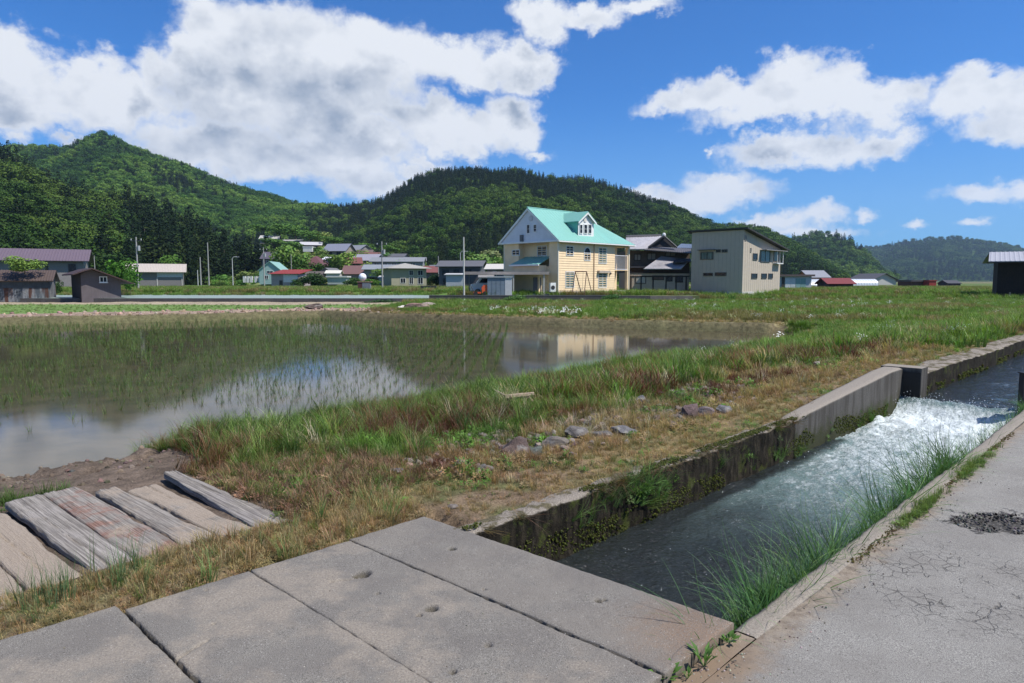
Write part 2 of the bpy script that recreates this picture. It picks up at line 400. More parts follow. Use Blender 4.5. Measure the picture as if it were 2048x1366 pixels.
def m_ground(t, b):
    p = t.pos()
    g = t.attr('gcol')
    fi = t.noise(p, 60, 5, .7); md = t.noise(p, 6, 6, .65); bg_ = t.noise(p, .35, 5, .6)
    f = t.math('MULTIPLY', t.ramp(fi, .25, .75, .55, 1.45), t.math('MULTIPLY', t.ramp(md, .3, .7, .7, 1.3), t.ramp(bg_, .3, .7, .85, 1.15)))
    c = t.mix(1, g, t.comb(f, f, f), 'MULTIPLY')
    return {'Base Color': c, 'Roughness': .95, 'Specular IOR Level': .1, 'Normal': t.bump(t.math('ADD', t.math('MULTIPLY', md, 2.0), fi), .9, .02)}
M_GROUND = mat('soil_and_turf', m_ground)
M_TERR = mat('terrace_turf', lambda t, b: {'Base Color': t.mix(t.ramp(t.noise(t.pos(), 3, 6, .7), .35, .65), (.16, .14, .07), (.08, .12, .03)), 'Roughness': .95})

def leafmat(name, transl=.35, rough=.55, spec=.25):
    m = bpy.data.materials.new(name); m.use_nodes = True; t = NT(m.node_tree); t.n.clear()
    o = t.n.new('ShaderNodeOutputMaterial')
    c = t.attr('col', 'INSTANCER'); v = t.attr('var')
    c = t.mix(1, c, v, 'MULTIPLY')
    pb = t.n.new('ShaderNodeBsdfPrincipled'); t.put(pb, 'Base Color', c); t.put(pb, 'Roughness', rough); t.put(pb, 'Specular IOR Level', spec)
    tb = t.n.new('ShaderNodeBsdfTranslucent'); t.put(tb, 'Color', t.mix(1, c, (1.1, 1.3, .6), 'MULTIPLY'))
    mx = t.n.new('ShaderNodeMixShader'); mx.inputs[0].default_value = transl
    t.l.new(pb.outputs[0], mx.inputs[1]); t.l.new(tb.outputs[0], mx.inputs[2]); t.l.new(mx.outputs[0], o.inputs[0])
    return m
M_BLADE = leafmat('grass_blades', .35)
M_LEAF = leafmat('tree_leaves', .10, .7, .08)
M_BARK = paint((.09, .07, .05), .9, .3, 6, .5)

# ------------------------------------------------------------------ ground height
# paddy outline (the bottom edge of its banks), world metres
SHZ = -.62
PAD = np.array([(-70, 2), (-11, 5.2), (-7.3, 7.4), (-5.3, 8.7), (-4.1, 9.0), (-3.0, 10.0), (-1.6, 11.5), (.5, 13.6), (3.6, 16.8), (7.2, 20.9), (10.3, 25.2), (12.4, 28.4),
                (6, 31.2), (-.6, 34.5), (-5.5, 37.3), (-11.6, 41.0), (-18, 37.3), (-25.4, 33.7), (-45, 24.5), (-70, 14)])
def sdf(x, y, P):
    d = np.full(np.shape(x), 1e9); ins = np.zeros(np.shape(x), bool)
    n = len(P)
    for i in range(n):
        ax, ay = P[i]; bx, by = P[(i + 1) % n]
        ex, ey = bx - ax, by - ay; wx, wy = x - ax, y - ay
        t = np.clip((wx * ex + wy * ey) / (ex * ex + ey * ey), 0, 1)
        d = np.minimum(d, np.hypot(wx - t * ex, wy - t * ey))
        cnd = ((ay > y) != (by > y)); xx = ex * (y - ay) / (ey if ey else 1e-9) + ax
        ins ^= cnd & (x < xx)
    return np.where(ins, -d, d)
WALL_Y = 62.0
def slope_village(x, y):
    r = x / np.maximum(y, 1)
    h = .107 * (np.clip(y, 167, 350) - 167) * ss(-.43, -.33, r) * (1 - ss(350, 430, y)) * (1 - ss(-.17, -.07, r))
    h = np.where(y > 250, np.minimum(h, .107 * (np.maximum(350 - 620 * np.abs(r + .33) * (r > -.33), 200) - 167 + 0 * h)), h)
    return np.maximum(h - .4 + .5 * np.floor((h + 1.0) / 1.6) * 0, 0)
def gz(x, y, canal=True):
    x = np.asarray(x, float); y = np.asarray(y, float)
    u, v = xy2uv(x, y)
    sd = sdf(x, y, PAD)
    n1 = fbm(x * .9, y * .9, 3); n2 = fbm(x * 5, y * 5, 5, 3); n3 = fbm(x * .15, y * .15, 9, 3)
    bank = -.02 - .20 * ss(4.6, 8.0, v) + n1 * .07 * ss(3.5, 4.6, v) + n2 * .018
    bank = bank + .15 * ss(7.5, 11.5, u) * (1 - ss(3.4, 6, v) * .5)
    fld = -.28 + n1 * .05 + n3 * .06
    k = ss(14, 34, np.hypot(x, y)) * ss(3.4, 9, v)
    z = bank * (1 - k) + fld * k
    plat = .28 * ss(-.01, .01, y - WALL_Y) * (x < 17) + .25 * ss(56, 74, y) * (x >= 17)
    plat = np.where(x >= 17, .56 * ss(56, 80, y) - .28 * ss(110, 300, y), np.where(x < -7.5, .22 + .34 * ss(78, 80, y), .56) * (y > WALL_Y + .9))
    z = z + plat * ss(3.4, 9, v)
    z = z + slope_village(x, y)
    # paddy and its banks
    wdt = np.where(v < 13, 1.35, .55)
    wdt = np.where((u < 3.4) & (v < 13), 1.35 + 1.5 * (1 - ss(1.5, 3.4, u)), wdt)
    rag = 1 + .35 * n2
    kk = ss(0, 1, sd / (wdt * rag))
    lip = .07 * np.exp(-((sd - wdt * 1.1) / .5) ** 2) * (v > 13)
    z = np.where(sd < 0, -.80, -.80 + (z + .80) * kk + lip)
    # road side
    rd = -.054 - 0 * x
    z = np.where(v < 2.3, -.12, z)
    # seat for the slabs and the planks
    z = np.where((u < 2.95) & (v > 3.1) & (v < 3.74), -.16, z)
    pk = ss(.0, .08, u - .35) * (1 - ss(2.05, 2.3, u)) * ss(4.2, 4.32, v) * (1 - ss(5.95, 6.15, v))
    z = z - .03 * pk
    if canal: z = np.where((v > 1.385) & (v < 3.245), -1.2, z)
    return z
def lines(segs):
    o = []
    for a, b, s0, s1 in segs:
        x = a; n = 0
        while x < b:
            o.append(x); t = (x - a) / (b - a); x += s0 + (s1 - s0) * t
    return o
UL = np.array(lines([(-3400, -300, 200, 100), (-300, -30, 60, 6), (-30, -2, 6, .25), (-2, 10, .06, .07), (10, 30, .08, .2), (30, 75, .25, .6), (75, 300, .7, 9), (300, 900, 9, 30), (900, 3600, 40, 220)]))
VL = np.array(lines([(-3400, -300, 200, 80), (-300, -20, 40, 3), (-20, 1.37, 2.0, .2)]) + [1.38, 1.39, 2.3, 3.24, 3.25, 3.3] + lines([(3.36, 10, .05, .07), (10, 40, .09, .25), (40, 75, .3, .6), (75, 300, .7, 9), (300, 900, 9, 30), (900, 3600, 40, 220)]))
U, Vv = np.meshgrid(UL, VL, indexing='ij')
GX, GY = uv2xy(U, Vv)
GZ = gz(GX, GY)
# ground colours (real colours of soil, turf and crops)
def gcolor(x, y):
    u, v = xy2uv(x, y); sd = sdf(x, y, PAD)
    n = fbm(x * .7, y * .7, 21)[..., None]; n2 = fbm(x * .08, y * .08, 31)[..., None]; n4 = fbm(x * 3, y * 3, 41)[..., None]
    soil = np.array([.16, .115, .08]); straw = np.array([.22, .165, .085]); turf = np.array([.055, .085, .022]); green = np.array([.085, .16, .028]); mud = np.array([.10, .075, .055])
    c = soil + (straw - soil) * np.clip(.5 + n * 1.2, 0, 1)
    c = c + (turf - c) * np.clip(.35 + n4 * 1.5 + (ss(4.2, 7, v)[..., None]) * .4, 0, 1)
    k = (ss(14, 30, np.hypot(x, y)) * ss(3.4, 8, v))[..., None]
    fl = turf * 1.1 + (green - turf) * np.clip(.5 + n2 * 1.6 + n * .4, 0, 1)
    c = c * (1 - k) + fl * k
    # straw coloured strip along the far bank of the paddy
    s = (np.exp(-((sd - 1.6) / 1.3) ** 2) * (v > 12))[..., None]
    c = c * (1 - s * .85) + np.array([.25, .19, .115]) * s * .85
    # pinkish ploughed soil and pale green nursery strip on the left
    left = ((x < -8) & (sd > 1.2) & (y < 50))[..., None]
    lf = ss(-6, -12, x)[..., None] if False else left
    d1 = ((sd > 1.8) & (sd < 6.5) & (x < -7))[..., None]
    c = np.where(d1, np.array([.27, .20, .155]) * (1 + .5 * n4), c)
    d2 = ((sd >= 6.5) & (y < 55) & (x < -9))[..., None]
    c = np.where(d2, np.array([.12, .19, .055]), c)
    d3 = ((y >= 55) & (y <= WALL_Y) & (x < -9))[..., None]
    c = np.where(d3, np.array([.30, .25, .18]), c)
    vg = (slope_village(x, y) > .3)[..., None]; gp_ = vn(x * .09, y * .05, 91)[..., None]
    c = np.where(vg, np.where(gp_ > .6, np.array([.17, .20, .08]), np.where(gp_ > .35, np.array([.07, .12, .035]), np.array([.15, .12, .07]))), c)
    # crops and ploughed strips on the plain
    fy = ((y > 105) & (x > 17))[..., None]
    st = vn(y * .022 + x * .004, x * .003, 77)[..., None]
    cr = np.where(st > .55, np.array([.16, .115, .085]), np.where(st > .3, np.array([.09, .13, .04]), np.array([.15, .17, .07])))
    c = np.where(fy, cr, c)
    c = np.where((sd < 1.0)[..., None], c * (1 - .6) + mud * .6, c)
    md = (((u < 3.0) & (v > 5.7) & (v < 14)) | ((u < 2.3) & (v > 4.2) & (v < 6.3)))[..., None]
    c = np.where(md, np.array([.13, .10, .078]) * (1 + .3 * n4), c)
    return np.clip(c, .01, .9)
gcol = gcolor(GX, GY)
me = grid_mesh('ground', GX, GY, GZ, M_GROUND)
add_attr(me, 'gcol', gcol.reshape(-1, 3))
tag(link(bpy.data.objects.new('ground', me)), kind='structure')

# road: one sheet with its own edge, 4 mm or more above the ground
uu = np.array(lines([(-40, -3, 4, .4), (-3, 8, .07, .07), (8, 30, .1, .5), (30, 400, 1, 30)])); vv_ = np.array(lines([(-9, -1, .5, .2), (-1, 1.24, .07, .07)]) + [1.25, 1.29, 1.345])
RU, RV = np.meshgrid(uu, vv_, indexing='ij'); RX, RY = uv2xy(RU, RV)
RZ = -.058 + fbm(RX * 6, RY * 6, 55, 3) * .006 + fbm(RX * .8, RY * .8, 56, 2) * .012
RZ = RZ + .01 * ss(1.0, 1.25, RV) * 0
pcx, pcy = at(2010, 1042, -.05)
q = np.hypot((RX - pcx) * 2.6, (RY - pcy) * 4.2); RZ = RZ - .02 * (1 - ss(.7, 1.0, q))
RZ[:, -1] = -.060
tag(link(bpy.data.objects.new('road', grid_mesh('road', RX, RY, RZ, M_ROAD))), kind='structure')
# road apron up to the end of the slabs
uu = np.array(lines([(-3, 2.93, .07, .07)]) + [2.94]); vv_ = np.array([1.345, 1.355, 1.38, 1.41, 1.435])
RU, RV = np.meshgrid(uu, vv_, indexing='ij'); RX, RY = uv2xy(RU, RV)
tag(link(bpy.data.objects.new('road_shoulder', grid_mesh('road_shoulder', RX, RY, -.058 + fbm(RX * 6, RY * 6, 55, 3) * .006 + fbm(RX * .8, RY * .8, 56, 2) * .012, M_ROAD))), kind='structure')

# ------------------------------------------------------------------ water
def m_paddy(t, b):
    p = t.pos()
    r1 = t.noise(t.map(p, (1, 2.2, 1), rot=(0, 0, .3)), 9, 3, .5); r2 = t.noise(t.map(p, (1, 3, 1)), 40, 3, .55); r3 = t.noise(p, .5, 3)
    c = t.mix(t.ramp(t.noise(p, 1.4, 5, .6), .35, .65), (.050, .043, .026), (.085, .068, .042))
    fl = t.ramp(t.voro(p, 22), .05, .09, 1, 0); fm = t.ramp(t.noise(p, 1.1, 5, .7), .60, .68, 0, .6)
    c = t.mix(t.math('MULTIPLY', fl, fm), c, (.17, .19, .07))
    h = t.math('ADD', t.math('MULTIPLY', r1, .6), t.math('MULTIPLY', r2, t.ramp(r3, .35, .6, .1, .35)))
    return {'Base Color': c, 'Roughness': .065, 'IOR': 1.33, 'Specular IOR Level': .5, 'Normal': t.bump(h, .012, .010)}
M_PADDY = mat('still_paddy_water', m_paddy)
def flat_poly(name, pts, z, m):
    return MB().poly([(x, y, z) for x, y in pts]).build(name, m)
big = [(-90, -2), (-14, 3.0), (-9, 5), (-6.2, 6.6), (-4.5, 7.6), (-3.4, 8.4), (-2.2, 9.4), (0, 11.8), (3, 14.6), (7, 19), (10.5, 23.8), (13.4, 28.6), (6.5, 32.4), (-.4, 35.3), (-5.2, 38.1), (-11.6, 42), (-18, 38.4), (-25.4, 34.8), (-45, 25.8), (-90, 12)]
tag(flat_poly('paddy_water', big, SHZ, M_PADDY), kind='structure')
M_PALE = mat('pale_paddy_water', lambda t, b: {'Base Color': (.24, .30, .27), 'Roughness': .35, 'IOR': 1.33, 'Normal': t.bump(t.noise(t.pos(), 8, 3), .25, .02)})
tag(flat_poly('far_paddy_water', [(-58, 61.95), (-7.6, 61.95), (-8.6, 78), (-70, 78)], .045, M_PALE), kind='structure')

def m_canal(t, b):
    p = t.pos(); foam = t.attr('foam', out='Fac')
    uvp = t.map(p, (1, 1, 1), rot=(0, 0, -math.pi / 4))     # x along the flow
    st = t.noise(t.map(uvp, (1.0, 1.9, 1)), 4.5, 8, .72, .35); st2 = t.noise(t.map(uvp, (1, 1.7, 1)), 22, 7, .72, .4); st3 = t.noise(uvp, 75, 4, .7)
    s = t.math('ADD', t.math('MULTIPLY', st, .45), t.math('ADD', t.math('MULTIPLY', st2, .40), t.math('MULTIPLY', st3, .15)))
    thr = t.math('SUBTRACT', .70, t.math('MULTIPLY', foam, .345))
    f = t.ramp(s, thr, t.math('ADD', thr, .20))
    tint = t.mix(t.ramp(foam, .3, .9), (.020, .024, .024), (.17, .25, .24))
    fl = t.math('MULTIPLY', t.ramp(t.voro(t.map(uvp, (.6, 1, 1)), 34), .10, .2, 1, 0), t.math('MULTIPLY', t.ramp(st, .54, .64), t.ramp(foam, .05, .4)))
    f = t.math('MAXIMUM', f, t.math('MULTIPLY', fl, .55))
    c = t.mix(f, tint, (.62, .68, .69))
    sp_ = t.sep(p)
    up = t.ramp(t.vm('DOT_PRODUCT', p, (1 / R2, 1 / R2, 0)), 11.6, 12.2)
    r1 = t.noise(t.map(uvp, (1.3, .7, 1)), 5.5, 5, .62, .3); r2 = t.noise(uvp, 24, 5, .65)
    h = t.math('ADD', t.math('MULTIPLY', r1, 1.0), t.math('ADD', t.math('MULTIPLY', r2, .45), t.math('MULTIPLY', f, .25)))
    return {'Base Color': c, 'Roughness': t.ramp(f, 0, 1, .07, .6), 'IOR': 1.33, 'Normal': t.bump(h, .8, .10)}
M_CANAL = mat('canal_water', m_canal)
uu = np.array(lines([(-4, 2, .2, .05), (2, 13, .028, .035), (13, 24, .06, .15), (24, 90, .3, 3)])); vv_ = np.array([1.40] + lines([(1.44, 3.2, .032, .032)]) + [3.24])
RU, RV = np.meshgrid(uu, vv_, indexing='ij'); RX, RY = uv2xy(RU, RV)
WEIR = 11.75
amp = .012 + .045 * np.exp(-((RU - 10.6) / 1.1) ** 2) + .022 * ss(3.5, 9, RU) * (RU < WEIR)
amp = np.where(RU > 12.0, .014, amp)
base = np.where(RU > WEIR, -.20, 0) + np.where(RU <= WEIR, -.42 + .22 * ss(WEIR - .42, WEIR, RU), 0)
base = base + .07 * np.exp(-((RU - 10.75) / .28) ** 2) + .03 * np.exp(-((RU - 10.0) / .25) ** 2)
RZ = base + amp * (fbm(RU * 3.5, RV * 5, 61, 4) + .6 * fbm(RU * 14, RV * 14, 71, 3) * (amp > .02))
foam = np.where(RU < WEIR, ss(1.2, 10.6, RU + .8 * (2.4 - RV) * 1.4 + 1.2 * fbm(RU * .6, RV * 1.5, 81)), 0)
foam = np.where(RU < WEIR, foam * .95 + .10 * ss(1.5, 3.5, RU) * (RV < 3.0) + .16 * np.exp(-((RU - 10.9) / .6) ** 2), 0)
foam = foam * (1 - .35 * ss(WEIR - .30, WEIR - .05, RU))
foam = foam * (1 - .55 * ss(2.9, 3.16, RV) * (RU < 9))
me = grid_mesh('canal_water', RX, RY, RZ, M_CANAL); add_attr(me, 'foam', foam.ravel(), 'FLOAT')
tag(link(bpy.data.objects.new('canal_water', me)), kind='structure')

# ------------------------------------------------------------------ hills
LAYERS = []
def hill(name, ridge, foot_y, back=1.5, noise=.10, nr=46, sharp=.85, spur=.16, seed=1, zf=0, step=9.0, lower=0.0):
    """ridge: list of (px, py, distance) ; each azimuth column climbs from the foot to the ridge and falls behind it."""
    a0 = [math.atan2(ray(p[0], p[1])[0], 1) for p in ridge]
    px = np.linspace(ridge[0][0], ridge[-1][0], max(24, int((ridge[-1][0] - ridge[0][0]) / step)))
    py = np.interp(px, [p[0] for p in ridge], [p[1] for p in ridge]); D = np.interp(px, [p[0] for p in ridge], [p[2] for p in ridge])
    fy = np.interp(px, [p[0] for p in foot_y], [p[1] for p in foot_y]) if isinstance(foot_y, list) else np.full(px.shape, float(foot_y))
    sx = (px - 1024) / F_PX
    zr = CAM_H + (562 - py) / F_PX * D - lower
    tt = np.concatenate([np.linspace(0, 1, nr), np.linspace(1, back, nr // 2)[1:]])
    A, Tt = np.meshgrid(np.arange(len(px)), tt, indexing='ij')
    Yd = fy[A] + (D[A] - fy[A]) * Tt
    X = sx[A] * Yd
    prof = np.where(Tt <= 1, ss(0, 1, Tt) * (1 - sharp) + sharp * Tt ** 1.15, np.maximum(0, 1 - (Tt - 1) / (back - 1) * 1.0) ** 1.0)
    sp_ = fbm(X / (D.mean() * .11), Yd / (D.mean() * .45), seed, 4)
    fade = np.where(Tt <= 1, np.clip(1 - Tt, 0, 1) ** .6 * np.clip(Tt * 6, 0, 1), np.clip((Tt - 1) * 3, 0, 1))
    Z = zf + (zr[A] - zf) * prof * (1 + spur * 2.2 * sp_ * fade) + fbm(X / 40, Yd / 40, seed + 5) * noise * 10 * fade
    Z = np.where(Tt <= .001, -3, Z); Z = np.where(Tt >= back - .001, -3, Z)
    me = grid_mesh(name, X, Yd, Z, M_HILL)
    o = tag(link(bpy.data.objects.new(name, me)), kind='structure')
    L = dict(X=X, Y=Yd, Z=Z, T=Tt, nr=nr, name=name); LAYERS.append(L); return L
M_HILL = mat('forest_floor', lambda t, b: {'Base Color': t.mix(t.ramp(t.noise(t.pos(), .05, 6, .65), .4, .6), (.018, .03, .010), (.05, .085, .02)), 'Roughness': 1, 'Specular IOR Level': 0})
L4 = hill('far_hills', [(1560,520,2900),(1640,500,2900),(1700,498,2800),(1760,496,2700),(1790,486,2600),(1830,482,2500),(1870,478,2500),(1910,478,2500),(1950,485,2500),(2000,491,2500),(2048,501,2500),(2120,500,2500),(2250,515,2500)], 1700, seed=3, spur=.22, lower=4, step=12)
L3b = hill('middle_hill', [(1420,500,1350),(1500,490,1300),(1560,484,1250),(1600,480,1200),(1635,474,1150),(1665,476,1120),(1695,486,1080),(1715,503,1050),(1740,530,1000),(1765,556,980),(1790,563,960)], 820, seed=7, spur=.14, step=10)
L3 = hill('central_hill', [(600,430,800),(680,418,800),(740,412,790),(770,402,780),(800,384,770),(840,360,760),(870,352,750),(950,348,740),(1000,350,730),(1030,345,730),(1060,354,730),(1100,362,730),(1130,364,720),(1170,362,720),(1210,374,710),(1260,391,700),(1330,416,690),(1400,446,690),(1440,458,690),(1490,458,690),(1530,468,690),(1580,492,690),(1630,520,680),(1690,560,680)],
          [(600, 420), (760, 330), (900, 270), (1100, 250), (1700, 420)], seed=12, spur=.20, lower=1)
L2 = hill('green_peak', [(-120,330,950),(-40,310,950),(30,306,940),(60,306,930),(110,303,920),(150,301,920),(190,286,910),(225,279,900),(262,297,900),(330,322,900),(400,348,890),(450,368,880),(520,391,870),(560,398,860),(600,410,850),(650,418,840),(720,428,830),(800,450,830)],
          [(-120, 420), (400, 440), (800, 470)], seed=23, spur=.28, lower=4)
L1 = hill('wooded_foothill', [(-260,300,420),(-100,300,420),(0,305,415),(40,320,410),(80,346,400),(130,378,390),(180,392,380),(250,402,370),(330,432,350),(400,460,330),(440,492,310),(490,520,290),(535,548,260),(560,560,250)],
          [(-260, 150), (0, 165), (250, 195), (560, 235)], seed=31, spur=.14, lower=7)

# ------------------------------------------------------------------ plant prototypes
def proto(name, V, F, var, mats, matidx=None, smooth=False):
    me = mesh_np(name, V, F, mats, smooth)
    add_attr(me, 'var', np.asarray(var, float))
    if matidx is not None: me.polygons.foreach_set('material_index', np.asarray(matidx, 'i4'))
    return bpy.data.objects.new(name, me)
def tuft(n, h, rad, bend=.5, wid=.004, seg=3, seed=0, hv=.4, tilt=.35, curl=0):
    r = random.Random(seed); V = []; F = []; var = []
    for i in range(n):
        a = r.uniform(0, 6.283); d = rad * math.sqrt(r.random()); bx, by = d * math.cos(a), d * math.sin(a)
        a2 = a + r.gauss(0, .9); hh = h * r.uniform(1 - hv, 1 + hv * .5); ti = tilt * r.random() * (1 + d / max(rad, 1e-6)) * .5
        dx, dy = math.cos(a2), math.sin(a2); px_, py_ = -dy, dx
        x = bx; y = by; z = -.01; k0 = len(V); s = hh / seg; ang = ti
        c = r.uniform(.65, 1.35); hue = r.uniform(-.12, .12)
        for j in range(seg + 1):
            wj = wid * (1 - (j / seg) ** 1.5) + .0002
            V.append((x - px_ * wj, y - py_ * wj, z)); V.append((x + px_ * wj, y + py_ * wj, z))
            cc = c * (.85 + .35 * j / seg); col = (cc * (1 + hue + .12 * j / seg), cc, cc * (1 - hue)); var += [col, col]
            x += dx * math.sin(ang) * s; y += dy * math.sin(ang) * s; z += math.cos(ang) * s; ang += bend * r.uniform(.4, 1.4) / seg * 1.5
        for j in range(seg): k = k0 + 2 * j; F.append((k, k + 1, k + 3, k + 2))
    return proto('grass_tuft', V, F, var, M_BLADE)
def leafy(n, h, rad, ls, seed=0, flat=False):
    r = random.Random(seed); V = []; F = []; var = []
    for i in range(n):
        a = r.uniform(0, 6.283); d = rad * math.sqrt(r.random()); z = h * r.random() * (1 - .5 * d / rad)
        c = Vector((d * math.cos(a), d * math.sin(a), z)); t = Vector((math.cos(a), math.sin(a), r.uniform(-.3, .9))).normalized()
        s = t.cross(Vector((r.uniform(-.3, .3), r.uniform(-.3, .3), 1))).normalized(); L = ls * r.uniform(.6, 1.3); W = L * .28
        k = len(V); V += [tuple(c - t * L * .5), tuple(c + s * W), tuple(c + t * L * .5), tuple(c - s * W)]; F.append((k, k + 1, k + 2, k + 3))
        cc = r.uniform(.7, 1.3); var += [(cc, cc, cc)] * 4
    return proto('leafy_weed', V, F, var, M_BLADE)
def crown(kind, n, ls, seed=0, trunk=False):
    """unit tree: height 1, base at origin"""
    r = random.Random(seed); V = []; F = []; var = []; lobes = []
    if kind == 'broad':
        for i in range(11):
            a = r.uniform(0, 6.283); z = r.uniform(.38, .80); d = r.uniform(.05, .27) * (1 - abs(z - .52))
            lobes.append((Vector((d * math.cos(a), d * math.sin(a), z)), r.uniform(.14, .24), r.uniform(.75, 1.25)))
    elif kind == 'conif':
        for i in range(26):
            z = .12 + .84 * (i / 25); rr = .17 * (1 - z) ** .75 + .012; a = r.uniform(0, 6.283)
            d = rr * .45
            lobes.append((Vector((d * math.cos(a), d * math.sin(a), z)), rr * r.uniform(.75, 1.15), r.uniform(.75, 1.2)))
    elif kind == 'bush':
        for i in range(12):
            a = r.uniform(0, 6.283); z = r.uniform(.25, .72); d = r.uniform(.1, .36)
            lobes.append((Vector((d * math.cos(a), d * math.sin(a), z)), r.uniform(.16, .28), r.uniform(.75, 1.25)))
    tot = sum(l[1] ** 2 for l in lobes)
    for c, R, br in lobes:
        m = max(6, int(n * R * R / tot))
        for i in range(m):
            v = Vector((r.gauss(0, 1), r.gauss(0, 1), r.gauss(0, 1))).normalized()
            rad = R * r.uniform(.72, 1.08); p = c + Vector((v.x * rad, v.y * rad, v.z * rad * (1.25 if kind == 'conif' else .85)))
            nrm = (v + Vector((r.gauss(0, .45), r.gauss(0, .45), r.gauss(0, .45)))).normalized()
            if kind == 'conif': nrm = (v + Vector((0, 0, .5)) + Vector((r.gauss(0, .4), r.gauss(0, .4), r.gauss(0, .3)))).normalized()
            s = nrm.orthogonal().normalized(); q = nrm.cross(s); an = r.uniform(0, 3.14); s, q = s * math.cos(an) + q * math.sin(an), q * math.cos(an) - s * math.sin(an)
            L = ls * r.uniform(.6, 1.4); k = len(V)
            if kind == 'conif': V += [tuple(p - s * L), tuple(p + q * L * .5), tuple(p + s * L + Vector((0, 0, -L * .4))), tuple(p - q * L * .5)]
            else: V += [tuple(p - s * L), tuple(p + q * L * .8), tuple(p + s * L), tuple(p - q * L * .7)]
            F.append((k, k + 1, k + 2, k + 3)); cc = br * r.uniform(.72, 1.28); var += [(cc * r.uniform(.9, 1.1), cc, cc * .95)] * 4
    return V, F, var
def trunk_mb(h, r0, limbs, seed=0):
    r = random.Random(seed); m = MB(); top = h * .62
    m.bar((0, 0, -.02), (0, 0, top), r0, 7, r0 * .45)
    for i in range(limbs):
        a = r.uniform(0, 6.283); z = h * r.uniform(.25, .5); l = h * r.uniform(.18, .3)
        m.bar((0, 0, z), (l * math.cos(a) * .7, l * math.sin(a) * .7, z + l), r0 * .4, 5, r0 * .12)
    return m
def tree_proto(kind, n, ls, seed):
    V, F, var = crown(kind, n, ls, seed)
    tm = trunk_mb(1.0 if kind == 'conif' else .75, .014 if kind == 'conif' else .02, 0 if kind == 'conif' else 4, seed)
    k = len(V); mi = [0] * len(F) + [1] * len(tm.f)
    F2 = F + [tuple(i + k for i in f) for f in tm.f]
    return proto(kind + '_tree', V + tm.v, F2, list(var) + [(1, 1, 1)] * len(tm.v), [M_LEAF, M_BARK], mi)

def scatter(name, protos, P, idx, rot, scl, col, kind='stuff', label=None):
    P = np.asarray(P, float); n = len(P)
    me = bpy.data.meshes.new(name); me.vertices.add(n); me.vertices.foreach_set('co', P.astype('f4').ravel())
    add_attr(me, 'pi', np.asarray(idx), 'INT'); add_attr(me, 'pr', np.asarray(rot), 'FLOAT_VECTOR')
    scl = np.asarray(scl, float); scl = np.repeat(scl[:, None], 3, 1) if scl.ndim == 1 else scl
    add_attr(me, 'ps', scl, 'FLOAT_VECTOR'); add_attr(me, 'col', np.asarray(col))
    o = link(bpy.data.objects.new(name, me)); tag(o, label=label, kind=kind)
    g = bpy.data.node_groups.new(name, 'GeometryNodeTree')
    g.interface.new_socket('Geometry', in_out='INPUT', socket_type='NodeSocketGeometry')
    g.interface.new_socket('Geometry', in_out='OUTPUT', socket_type='NodeSocketGeometry')
    N = g.nodes; L = g.links; gi = N.new('NodeGroupInput'); go = N.new('NodeGroupOutput')
    mp = N.new('GeometryNodeMeshToPoints'); L.new(gi.outputs[0], mp.inputs['Mesh']); join = N.new('GeometryNodeJoinGeometry')
    def na(nm, ty):
        q = N.new('GeometryNodeInputNamedAttribute'); q.data_type = ty; q.inputs['Name'].default_value = nm; return q.outputs['Attribute']
    ai, ar, as_ = na('pi', 'INT'), na('pr', 'FLOAT_VECTOR'), na('ps', 'FLOAT_VECTOR')
    for k, pr in enumerate(protos):
        oi = N.new('GeometryNodeObjectInfo'); oi.inputs['Object'].default_value = pr; oi.inputs['As Instance'].default_value = True
        cm = N.new('FunctionNodeCompare'); cm.data_type = 'INT'; cm.operation = 'EQUAL'; L.new(ai, cm.inputs[2]); cm.inputs[3].default_value = k
        ip = N.new('GeometryNodeInstanceOnPoints'); L.new(mp.outputs[0], ip.inputs['Points']); L.new(cm.outputs[0], ip.inputs['Selection'])
        L.new(oi.outputs['Geometry'], ip.inputs['Instance']); L.new(ar, ip.inputs['Rotation']); L.new(as_, ip.inputs['Scale']); L.new(ip.outputs[0], join.inputs[0])
    L.new(join.outputs[0], go.inputs[0])
    md = o.modifiers.new('scatter', 'NODES'); md.node_group = g
    return o
def rz(n, tilt=.1):
    return np.stack([rng.normal(0, tilt, n), rng.normal(0, tilt, n), rng.uniform(0, 6.283, n)], 1)

# ------------------------------------------------------------------ forests
BR = [tree_proto('broad', 700, .036, s) for s in (1, 2, 3)]
CO = [tree_proto('conif', 520, .028, s) for s in (4, 5)]
def sample_layer(L, spacing, t0=.0, t1=1.12, seed=0):
    X, Y, Z, Tt = L['X'], L['Y'], L['Z'], L['T']
    P00 = np.stack([X[:-1, :-1], Y[:-1, :-1], Z[:-1, :-1]], -1); P10 = np.stack([X[1:, :-1], Y[1:, :-1], Z[1:, :-1]], -1); P01 = np.stack([X[:-1, 1:], Y[:-1, 1:], Z[:-1, 1:]], -1); P11 = np.stack([X[1:, 1:], Y[1:, 1:], Z[1:, 1:]], -1)
    a = np.abs(np.cross(P10 - P00, P01 - P00)[..., 2]); tm = Tt[:-1, :-1]
    a = a * ((tm > t0) & (tm < t1)); k = a / spacing ** 2
    cnt = np.floor(k + rng.random(k.shape)).astype(int)
    I, J = np.nonzero(cnt); rep = cnt[I, J]; I = np.repeat(I, rep); J = np.repeat(J, rep)
    s = rng.random((len(I), 1)); t = rng.random((len(I), 1))
    P = (P00[I, J] * (1 - s) + P10[I, J] * s) * (1 - t) + (P01[I, J] * (1 - s) + P11[I, J] * s) * t
    return P, tm[I, J]
